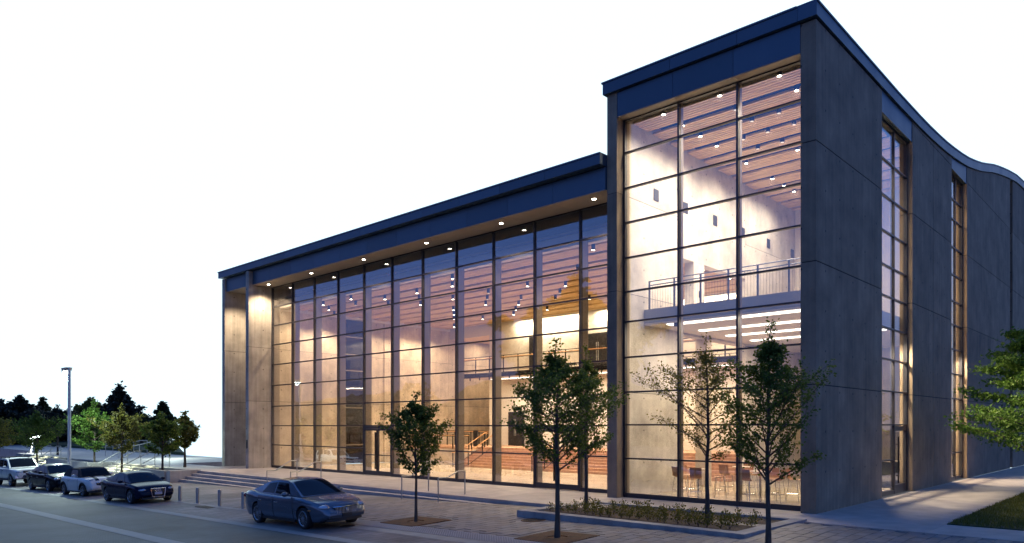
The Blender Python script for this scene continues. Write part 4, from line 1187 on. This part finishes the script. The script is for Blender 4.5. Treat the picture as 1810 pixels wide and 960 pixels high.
# ================================================================== CARS
def interp(tab, x):
    if x <= tab[0][0]: return tab[0][1]
    for (a, va), (b_, vb) in zip(tab[:-1], tab[1:]):
        if x <= b_: return va + (vb - va) * (x - a) / (b_ - a)
    return tab[-1][1]
def smooth_tab(tab, x, e=.05): return (interp(tab, x - e) + interp(tab, x) * 2 + interp(tab, x + e)) / 4
wheel_cache = {}
def wheel_meshes(rad, w, spokes):
    key = (rad, w, spokes)
    if key in wheel_cache: return wheel_cache[key]
    rr = rad * .70
    tyre = MB().lathe([(rr, -w / 2 + .01), (rad * .90, -w / 2), (rad * .985, -w / 2 + .025), (rad, -w / 4), (rad, w / 4), (rad * .985, w / 2 - .025), (rad * .90, w / 2), (rr, w / 2 - .01)], 28, axis='y').mesh("tyre", M['rubber'], 50)
    hub = MB().lathe([(.001, -w / 2 + .05), (rr, -w / 2 + .06), (rr + .005, w / 2 - .03)], 24, axis='y').mesh("wheel", M['plastic'], 50)
    rim = MB().lathe([(rr * .9, -w / 2 + .022), (rr * .98, -w / 2 + .004), (rr * 1.02, -w / 2 + .012)], 28, axis='y')
    for k in range(spokes):
        t = 2 * PI * k / spokes; ca, sa = math.cos(t), math.sin(t)
        w0, w1 = rad * .035, rad * (.05 if spokes > 8 else .085)
        def pt(r_, off, yy): return (r_ * ca - off * sa, yy, r_ * sa + off * ca)
        y0, y1 = -w / 2 + .012, -w / 2 + .045
        rim.hexa([pt(.03, w0, y0), pt(rr * .93, w1, y0), pt(rr * .93, w1, y1), pt(.03, w0, y1)], [pt(.03, -w0, y0), pt(rr * .93, -w1, y0), pt(rr * .93, -w1, y1), pt(.03, -w0, y1)])
    rim.lathe([(.0005, -w / 2 + .002), (rad * .12, -w / 2 + .004), (rad * .15, -w / 2 + .02)], 14, axis='y')
    wheel_cache[key] = (hub, tyre, rim.mesh("rim", M['alloy'], 40))
    return wheel_cache[key]

def car(label, cat, x, y, yaw, S):
    """car with +x forward; S holds the side-profile tables"""
    L, W, H, wb, wr = S['L'], S['W'] / 2, S['H'], S['wb'], S['wr']
    t = thing("parked_car", label, cat, (0, 0, 0), 0, "cars parked along the kerb")
    nrm = Vector((-.018, -.03 if y > -12 else 0, 1)).normalized()
    fwd = Vector((math.cos(yaw), math.sin(yaw), 0)); fwd = (fwd - nrm * fwd.dot(nrm)).normalized(); lft = nrm.cross(fwd)
    t.matrix_world = Matrix(((fwd.x, lft.x, nrm.x, x), (fwd.y, lft.y, nrm.y, y), (fwd.z, lft.z, nrm.z, g(x, y)), (0, 0, 0, 1)))
    t.matrix_world = t.matrix_world @ Matrix.Scale(S.get('scale', 1), 4)
    top, wtab, zb = S['top'], S['w'], S['zb']
    pm = S['paint']
    hl = L / 2
    st = sorted(set([-hl, -hl + .02, -hl + .06, -hl + .14] + [-hl + .26 + i * (L - .52) / 34 for i in range(35)] + [hl - .14, hl - .06, hl - .02, hl]))
    def sect(u):
        zt = smooth_tab(top, u); w = W * smooth_tab(wtab, u, .03); lo = zb + interp(S.get('tuck', [(-hl, .18), (-hl + .35, .0), (hl - .4, 0), (hl, .14)]), u)
        hgt = zt - lo
        sh = S.get('shoulder', .16)
        return [(0, lo), (w * .82, lo), (w * .93, lo + .035), (w * .975, lo + hgt * .22), (w * 1.0, lo + hgt * .48), (w * .992, zt - sh), (w * .965, zt - sh * .45), (w * .90, zt - sh * .12), (w * .80, zt - .01), (w * .45, zt + .012), (0, zt + .018)]
    rows = []
    for u in st:
        s = sect(u)
        rows.append([(u, a, z) for a, z in s] + [(u, -a, z) for a, z in s[::-1][1:-1]] + [(u, s[0][0], s[0][1])])
    mb = MB().grid(rows)
    n = len(rows[0]) - 1
    mb.f.append(tuple(range(n))[::-1]); mb.f.append(tuple(len(mb.v) - n - 1 + i for i in range(n)))
    me = mb.mesh("body", M[pm], None)
    bmx = bmesh.new(); bmx.from_mesh(me); bmesh.ops.remove_doubles(bmx, verts=bmx.verts, dist=1e-4); bmesh.ops.recalc_face_normals(bmx, faces=bmx.faces); bmx.to_mesh(me); bmx.free()
    body = obj("body", me, t)
    # cut the wheel arches
    cut = MB()
    for sx in (-1, 1):
        for sy in (-1, 1):
            cx0 = sx * wb / 2 + S.get('wo', 0); y0, y1 = sorted((sy * (W - .30), sy * (W + .2)))
            cut.tube((cx0, y0, wr + .01), (cx0, y1, wr + .01), wr * 1.17, n=26)
    cme = cut.mesh("cutter", M['plastic']); co = bpy.data.objects.new("cutter", cme); COL.objects.link(co); co.matrix_world = t.matrix_world.copy()
    md = body.modifiers.new("arches", 'BOOLEAN'); md.object = co; md.operation = 'DIFFERENCE'; md.solver = 'EXACT'
    bpy.context.view_layer.update()
    dg = bpy.context.evaluated_depsgraph_get()
    me2 = bpy.data.meshes.new_from_object(body.evaluated_get(dg)); body.modifiers.clear(); body.data = me2
    me2.polygons.foreach_set("use_smooth", [True] * len(me2.polygons)); me2.set_sharp_from_angle(angle=math.radians(35))
    me2.materials.clear(); me2.materials.append(M[pm]); 
    bpy.data.objects.remove(co)
    # greenhouse
    roof = S['roof']; x0, x1 = roof[0][0], roof[-1][0]
    wbel, wtop = W * S.get('wbel', .86), W * S.get('wtop', .62)
    zrmax = max(z for _, z in roof)
    def gh(u, v):
        """v 0 belt .. .55 roof edge .. 1 centre line"""
        zr = smooth_tab(roof, u, .07); zbt = smooth_tab(top, u) - .03
        hgt = max(.001, zr - zbt); k = hgt / (zrmax - .9 if zrmax > 1.2 else .5); k = min(1, k)
        narrow = 1 - S.get('taper', .10) * (max(0, -u - .2) / 1.6) ** 2
        we = (wbel + (wtop - wbel) * k) * narrow; wbl = wbel * narrow
        if v <= .55:
            q = v / .55
            return Vector((u, wbl + (we - wbl) * (q ** 1.25), zbt + (hgt - .05 * k) * q))
        q = (v - .55) / .45
        return Vector((u, we * (1 - q), zbt + hgt - .05 * k * (1 - q) ** 2.2))
    us = [x0 + (x1 - x0) * i / 26 for i in range(27)]
    vs_ = [0, .12, .25, .4, .5, .55, .6, .68, .8, 1.0]
    rows = []
    for u in us:
        r = [gh(u, v) for v in vs_]
        rows.append([tuple(p) for p in r] + [(p.x, -p.y, p.z) for p in r[::-1][1:]])
    P("roof", MB().grid(rows), S.get('roofm', pm), t, 50)
    def patch(name, u0, u1, v0, v1, off, m, side=1, nu=8, nv=5, parent=None, slant0=0, slant1=0):
        R = []
        for i in range(nu + 1):
            rr = []
            for j in range(nv + 1):
                v = v0 + (v1 - v0) * j / nv
                u = (u0 + slant0 * (j / nv)) + ((u1 + slant1 * (j / nv)) - (u0 + slant0 * (j / nv))) * i / nu
                p = gh(u, v)
                rr.append((p.x + off[0], side * (p.y + off[1]), p.z + off[2]))
            R.append(rr)
        if side < 0: R = [r[::-1] for r in R]
        return P(name, MB().grid(R[::-1]), m, parent or t, 60)
    a0, a1 = S['wind']          # windscreen from roof to cowl
    def screen(name, u0, u1, off):
        R = []
        for i in range(9):
            u = u0 + (u1 - u0) * i / 8
            half = [gh(u, v) for v in (1.0, .85, .72, .64, .60)]
            R.append([(p.x + off[0], -p.y, p.z + off[1]) for p in half[::-1]] + [(p.x + off[0], p.y, p.z + off[1]) for p in half[1:]])
        return P(name, MB().grid(R), 'carglass', t, 60)
    screen("windscreen", a0, a1, (.012, .010))
    if S.get('rear'): screen("rear_window", *S['rear'], (-.012, .010))
    for side in (1, -1):
        for (u0, u1, s0, s1) in S['sidewin']:
            patch("side_window", u0, u1, .08, .47, (0, .008, 0), 'carglass', side, slant0=s0, slant1=s1)
        u0, u1 = S['doors'][0][0] - .014, S['doors'][-1][1] + .014
        R = []
        for i in range(13):
            u = u0 + (u1 - u0) * i / 12; q = sect(u); R.append([(u, side * (a + .002), z) for a, z in q[2:7]])
        if side < 0: R = [r[::-1] for r in R]
        P("shut_line", MB().grid(R[::-1]), 'plastic', t, 50)
        # door skins with shut lines
        for (u0, u1) in S['doors']:
            R = []
            for i in range(7):
                u = u0 + .006 + (u1 - u0 - .012) * i / 6
                s = sect(u); R.append([(u, side * (a + .006), z + (.012 if k9 == 0 else 0)) for k9, (a, z) in enumerate(s[2:7])])
            if side < 0: R = [r[::-1] for r in R]
            d = P("door", MB().grid(R[::-1]), pm, t, 50)
            s = sect(u0 + .18); z = s[5][1] - .04
            P("handle", MB().box(u0 + .10, min(side * (s[5][0] - .01), side * (s[5][0] + .03)), z - .015, u0 + .28, max(side * (s[5][0] - .01), side * (s[5][0] + .03)), z + .012), S.get("handlem", pm), d)
        # mirror
        um = S['mirror']; p = gh(um, .05)
        mbm = MB().ball((um - .02, side * (W + .06), p.z + .07), (.07, .12, .075), 12, 8).tube((um, side * (p.y - .03), p.z + .03), (um, side * (W + .04), p.z + .06), .02, n=6)
        P("mirror", mbm, S.get('mirm', pm), t, 60)
        # lamps
        hx, hy, hz, sx_, sy_, sz_ = S['head']
        hm = MB().ball((hx, side * hy, hz), (sx_, sy_, sz_), 18, 10)
        h_ = P("headlight", hm, 'headlens', t, 60)
        if S.get('round'):
            P("bezel", MB().lathe([(sy_ * 1.02, .0), (sy_ * 1.12, -.01), (sy_ * 1.15, .03)], 24), 'chrome', h_, 60).matrix_local = Matrix.Translation((hx + .03, side * hy, hz)) @ Matrix.Rotation(PI / 2, 4, 'Y')
        tx, ty, tz, ax, ay, az = S['tail']
        P("taillight", MB().ball((tx, side * ty, tz), (ax, ay, az), 14, 8), 'taillens', t, 60)
        fx = S.get('fog')
        if fx: P("fog_light", MB().ball((fx[0], side * fx[1], fx[2]), (.03, .06, .05), 12, 6), 'headlens', t, 60)
        if S.get('marker'): P("side_marker", MB().ball((hl - .62, side * (W * .985), .58), (.09, .02, .02), 10, 6), 'amber', t)
        P("sill_trim", MB().box(-wb / 2 + wr * 1.2, min(side * W * .93, side * W * .975), zb - .01, wb / 2 - wr * 1.2, max(side * W * .93, side * W * .975), zb + .06), S.get('sillm', 'plastic'), t)
    # wheels
    hub, tyre, rim = wheel_meshes(wr, S.get('ww', .22), S.get('spokes', 10))
    for sx in (-1, 1):
        for sy in (-1, 1):
            wx = sx * wb / 2 + S.get('wo', 0)
            w_ = obj("wheel", hub, t, (wx, sy * (W - .115), wr - .005)); 
            w_.rotation_euler = (0, 0, PI if sy > 0 else 0)
            obj("tyre", tyre, w_); obj("rim", rim, w_)
    for wsx in (-1, 1):
        P("arch_liner", MB().box(wsx * wb / 2 + S.get('wo', 0) - wr * 1.1, -W + .29, zb + .05, wsx * wb / 2 + S.get('wo', 0) + wr * 1.1, W - .29, wr * 2.05), 'plastic', t)
    if S.get('arch'):
        for sx in (-1, 1):
            for sy in (-1, 1):
                cx0 = sx * wb / 2 + S.get('wo', 0); mba = MB()
                for k in range(16):
                    t0 = PI * k / 16; t1 = PI * (k + 1) / 16
                    for_y = sorted((sy * (W - .05), sy * (W + .015)))
                    pts = []
                    for tt, R_ in ((t0, wr * 1.14), (t0, wr * 1.30), (t1, wr * 1.30), (t1, wr * 1.14)): pts.append((cx0 + math.cos(tt) * R_, wr + math.sin(tt) * R_))
                    mba.hexa([(a, for_y[0], c) for a, c in pts][::-1], [(a, for_y[1], c) for a, c in pts][::-1])
                P("wheel_arch", mba, 'plastic', t)
    S['front'](t, hl, W)
    return t

def nose_box(t, name, m, xf, w, z0, z1, d=.05, bow=.0, par=None, n=10):
    """a bowed panel across the nose"""
    R = []
    for i in range(n + 1):
        u = -1 + 2 * i / n
        x = xf - bow * u * u
        R.append([(x - d, u * w, z0), (x, u * w, z0), (x - .012, u * w, z1), (x - d, u * w, z1)])
    mb = MB().grid(R); k = len(R) * 4
    mb.f += [(0, 1, 2, 3), (k - 1, k - 2, k - 3, k - 4)]
    return P(name, mb, m, par or t, 40)

def slats(t, par, m, xf, w, z0, z1, n, bow):
    mb = MB()
    for i in range(n):
        u = -1 + 2 * (i + .5) / n; x = xf - bow * u * u
        mb.box(x - .01, u * w - .009, z0, x + .014, u * w + .009, z1)
    P("grille_slat", mb, m, par)

for nm_, c_, kw in (("silver_blue_paint", (.12, .15, .19), dict(rough=.22, metal=.55, coat=.5)), ("dark_blue_paint", (.005, .009, .030), dict(rough=.2, metal=.0, coat=.0, spec=.22)),
                    ("white_paint", (.82, .82, .74), dict(rough=.35, coat=.8)), ("black_paint", (.005, .006, .010), dict(rough=.2, metal=.0, coat=.0, spec=.22)), ("pale_paint", (.70, .70, .66), dict(rough=.35, metal=.1, coat=.8))):
    M[nm_] = mat(nm_, c_, **kw)
    M[nm_].node_tree.nodes["Principled BSDF"].inputs["Coat Roughness"].default_value = .06
M['softtop'] = mat("soft_top_fabric", (.03, .03, .032), .9)

SEDAN = dict(L=4.80, W=1.83, H=1.45, wb=2.73, wr=.325, zb=.20, wo=.06,
    top=[(-2.40, .62), (-2.36, .90), (-2.25, 1.02), (-1.75, 1.05), (-1.3, .99), (0, .95), (.85, .95), (1.3, .93), (1.9, .84), (2.2, .75), (2.33, .64), (2.40, .48)],
    w=[(-2.40, .74), (-2.3, .86), (-2.0, .95), (-1.3, 1), (1.3, 1), (1.9, .94), (2.2, .85), (2.34, .76), (2.40, .66)],
    roof=[(-1.95, 1.03), (-1.5, 1.16), (-.95, 1.38), (-.35, 1.455), (.1, 1.45), (.4, 1.38), (.8, 1.16), (1.22, .935)],
    wind=(.38, 1.16), rear=(-1.82, -1.05), sidewin=[(-1.18, -.42, .32, .0), (-.34, .62, 0, -.36)], doors=[(-1.22, -.28), (-.26, .88)], mirror=.62)
def sedan_front(t, hl, W):
    gr = nose_box(t, "grille", 'plastic', hl + .015, .40, .46, .66, .12, .05)
    slats(t, gr, 'chrome', hl + .02, .39, .47, .65, 17, .05)
    nose_box(t, "grille_frame", 'chrome', hl + .012, .43, .655, .675, .10, .06); nose_box(t, "grille_frame", 'chrome', hl + .012, .43, .445, .46, .10, .06)
    P("emblem", MB().lathe([(.0005, .02), (.05, .018), (.058, 0)], 18), 'chrome', t).matrix_local = Matrix.Translation((hl + .03, 0, .57)) @ Matrix.Rotation(PI / 2, 4, 'Y')
    nose_box(t, "air_intake", 'plastic', hl + .005, .62, .24, .36, .14, .13)
    nose_box(t, "plate_holder", 'plastic', hl + .04, .16, .36, .47, .06, .0)
SEDAN.update(scale=.965, front=sedan_front, paint='silver_blue_paint', head=(2.13, .62, .66, .20, .17, .085), tail=(-2.27, .70, .86, .14, .14, .09), marker=True, handlem='chrome', spokes=14)
car("silver-blue four-door saloon parked alone in front of the entrance steps", "car", -12.0, -9.82, math.radians(.5), SEDAN)

AUDI = dict(SEDAN, L=4.62, W=1.83, H=1.42, wb=2.70, wr=.33, wo=.04,
    top=[(-2.31, .60), (-2.27, .92), (-2.2, 1.02), (-1.8, 1.04), (-1.3, .98), (0, .94), (.9, .94), (1.3, .92), (1.9, .83), (2.15, .74), (2.26, .62), (2.31, .46)],
    w=[(-2.31, .76), (-2.2, .88), (-1.9, .95), (-1.3, 1), (1.3, 1), (1.8, .95), (2.1, .87), (2.25, .80), (2.31, .72)],
    roof=[(-1.9, 1.02), (-1.4, 1.18), (-.85, 1.36), (-.3, 1.425), (.1, 1.42), (.4, 1.35), (.8, 1.14), (1.2, .92)])
def audi_front(t, hl, W):
    gr = nose_box(t, "grille", 'plastic', hl + .012, .31, .30, .68, .12, .03)
    slats(t, gr, 'iron', hl + .014, .30, .32, .66, 12, .03)
    fr = MB()
    pts = [(hl + .02, -.33, .68), (hl + .02, .33, .68), (hl + .02, .27, .30), (hl + .02, -.27, .30), (hl + .02, -.33, .68)]
    fr.path(pts, .014, 6); P("grille_frame", fr, 'chrome', t)
    em = MB()
    for i in range(4):
        c = -.12 + i * .08
        ring = [(hl + .032, c + .052 * math.cos(a), .61 + .052 * math.sin(a)) for a in [2 * PI * k / 16 for k in range(17)]]
        em.path(ring, .0075, 5)
    P("emblem", em, 'chrome', t)
    p_ = nose_box(t, "license_plate", 'plate', hl + .04, .16, .41, .52, .03, 0)
    nose_box(t, "plate_print", 'plateblue', hl + .0415, .12, .435, .47, .004, 0, p_)
    nose_box(t, "plate_band", 'plateblue', hl + .0415, .15, .497, .51, .004, 0, p_)
    nose_box(t, "air_intake", 'plastic', hl + .0, .66, .21, .29, .14, .12)
AUDI.update(scale=.90, front=audi_front, paint='dark_blue_paint', head=(2.06, .60, .63, .20, .19, .075), tail=(-2.2, .68, .86, .12, .16, .08), marker=False, handlem='dark_blue_paint', spokes=10)
car("dark blue saloon with chrome ringed grille, first in the parked row", "car", -25.2, -9.95, math.radians(2.5), AUDI)

MINI = dict(L=3.72, W=1.68, H=1.41, wb=2.36, wr=.305, zb=.19, wo=.0,
    top=[(-1.86, .60), (-1.82, .86), (-1.74, .96), (-1.2, .98), (0, .93), (.7, .93), (1.15, .92), (1.5, .86), (1.72, .76), (1.82, .62), (1.86, .42)],
    w=[(-1.86, .78), (-1.75, .9), (-1.4, .98), (-1, 1), (1, 1), (1.4, .97), (1.66, .88), (1.8, .8), (1.86, .72)],
    roof=[(-1.6, .96), (-1.45, 1.12), (-1.15, 1.34), (-.6, 1.405), (0, 1.41), (.32, 1.38), (.55, 1.22), (.82, .92)],
    wind=(.34, .79), rear=(-1.5, -1.24), sidewin=[(-.45, .46, .05, -.18)], doors=[(-.62, .62)], mirror=.42, wtop=.72, wbel=.88)
def mini_front(t, hl, W):
    gr = nose_box(t, "grille", 'plastic', hl + .014, .40, .54, .66, .10, .04)
    nose_box(t, "grille_frame", 'chrome', hl + .016, .43, .66, .68, .10, .05); nose_box(t, "grille_frame", 'chrome', hl + .016, .43, .525, .54, .10, .05)
    nose_box(t, "air_intake", 'plastic', hl + .012, .46, .27, .40, .12, .06)
    nose_box(t, "lower_trim", 'plastic', hl - .01, .70, .19, .25, .2, .2)
    for sy in (-.30, .30):      # bonnet stripes
        R = []
        for i in range(9):
            u = .92 + i * .1
            z = smooth_tab(MINI['top'], u)
            R.append([(u, sy - .09, z + .021), (u, sy + .09, z + .021)])
        P("bonnet_stripe", MB().grid(R[::-1]), 'black_paint', t)
MINI.update(scale=.95, front=mini_front, paint='white_paint', roofm='softtop', head=(1.60, .56, .70, .10, .125, .125), round=True, tail=(-1.76, .66, .78, .08, .08, .13), mirm='white_paint', handlem='chrome', spokes=7, arch=True, fog=(1.77, .52, .44))
car("white two-door convertible with black soft top and bonnet stripes", "car", -31.3, -9.92, math.radians(4), MINI)

INF = dict(SEDAN, L=4.75, W=1.80, H=1.45, wb=2.75, wr=.335,
    top=[(-2.375, .62), (-2.33, .92), (-2.2, 1.04), (-1.75, 1.05), (-1.3, .99), (0, .95), (.9, .95), (1.3, .94), (1.9, .84), (2.2, .73), (2.32, .60), (2.375, .45)],
    w=[(-2.375, .74), (-2.25, .88), (-1.95, .96), (-1.3, 1), (1.3, 1), (1.85, .95), (2.15, .86), (2.3, .76), (2.375, .66)])
def inf_front(t, hl, W):
    gr = nose_box(t, "grille", 'plastic', hl + .012, .34, .50, .66, .12, .04)
    fr = MB().path([(hl + .02, -.36, .66), (hl + .025, .0, .68), (hl + .02, .36, .66), (hl + .01, .28, .50), (hl + .01, -.28, .50), (hl + .02, -.36, .66)], .014, 6); P("grille_frame", fr, 'chrome', t)
    nose_box(t, "air_intake", 'plastic', hl + .0, .62, .23, .36, .14, .12)
    nose_box(t, "plate_holder", 'plastic', hl + .03, .16, .38, .48, .05, 0)
INF.update(scale=.96, front=inf_front, paint='black_paint', head=(2.10, .64, .68, .22, .15, .09), tail=(-2.25, .70, .88, .14, .14, .09), marker=False, spokes=10)
car("glossy black saloon parked between the white convertible and the four-wheel drive", "car", -36.9, -9.88, math.radians(3), INF)

SUV = dict(L=4.65, W=1.80, H=1.76, wb=2.67, wr=.375, zb=.42, wo=-.02, shoulder=.12, ww=.26,
    top=[(-2.325, .80), (-2.31, 1.10), (-2.26, 1.20), (-1.5, 1.16), (0, 1.13), (.9, 1.13), (1.2, 1.12), (1.9, 1.08), (2.2, 1.03), (2.29, .92), (2.325, .70)],
    w=[(-2.325, .88), (-2.25, .95), (-1.9, .99), (-1, 1), (1.2, 1), (1.8, .98), (2.15, .93), (2.28, .88), (2.325, .82)],
    roof=[(-2.2, 1.19), (-2.08, 1.5), (-1.9, 1.70), (-1.2, 1.755), (-.2, 1.755), (.28, 1.70), (.62, 1.42), (.95, 1.12)],
    wind=(.27, .90), rear=(-2.15, -1.98), sidewin=[(-1.95, -1.2, .12, 0), (-1.12, -.35, 0, 0), (-.27, .55, 0, -.28)], doors=[(-1.15, -.32), (-.30, .72)], mirror=.55, wtop=.76, wbel=.90)
def suv_front(t, hl, W):
    gr = nose_box(t, "grille", 'plastic', hl + .012, .46, .82, .96, .10, .03)
    mb = MB()
    for z in (.86, .91): mb.box(hl - .03, -.45, z - .008, hl + .02, .45, z + .008)
    P("grille_bar", mb, 'chrome', gr)
    nose_box(t, "bumper", 'chrome', hl + .06, .86, .52, .70, .22, .16)
    nose_box(t, "air_intake", 'plastic', hl + .066, .40, .55, .64, .05, .03)
    R = P("roof_rack", MB().tube((-1.8, -.55, 1.82), (.1, -.55, 1.80), .02, n=6).tube((-1.8, .55, 1.82), (.1, .55, 1.80), .02, n=6), 'plastic', t)
    for u in (-1.6, -.8, 0): P("cross_bar", MB().box(u - .03, -.55, 1.775, u + .03, .55, 1.805).box(u - .03, -.57, 1.70, u + .03, -.53, 1.774).box(u - .03, .53, 1.70, u + .03, .57, 1.774), 'plastic', R)
    for sy in (-1, 1): P("running_board", MB().box(-.9, min(sy * .80, sy * .95), .36, .9, max(sy * .80, sy * .95), .42), 'plastic', t)
SUV.update(scale=.94, front=suv_front, paint='pale_paint', head=(2.22, .66, .89, .08, .18, .075), tail=(-2.25, .78, 1.0, .08, .10, .16), mirm='pale_paint', handlem='plastic', spokes=6)
car("white four-wheel drive with roof rack at the left edge of the row", "car", -43.9, -9.95, math.radians(3), SUV)
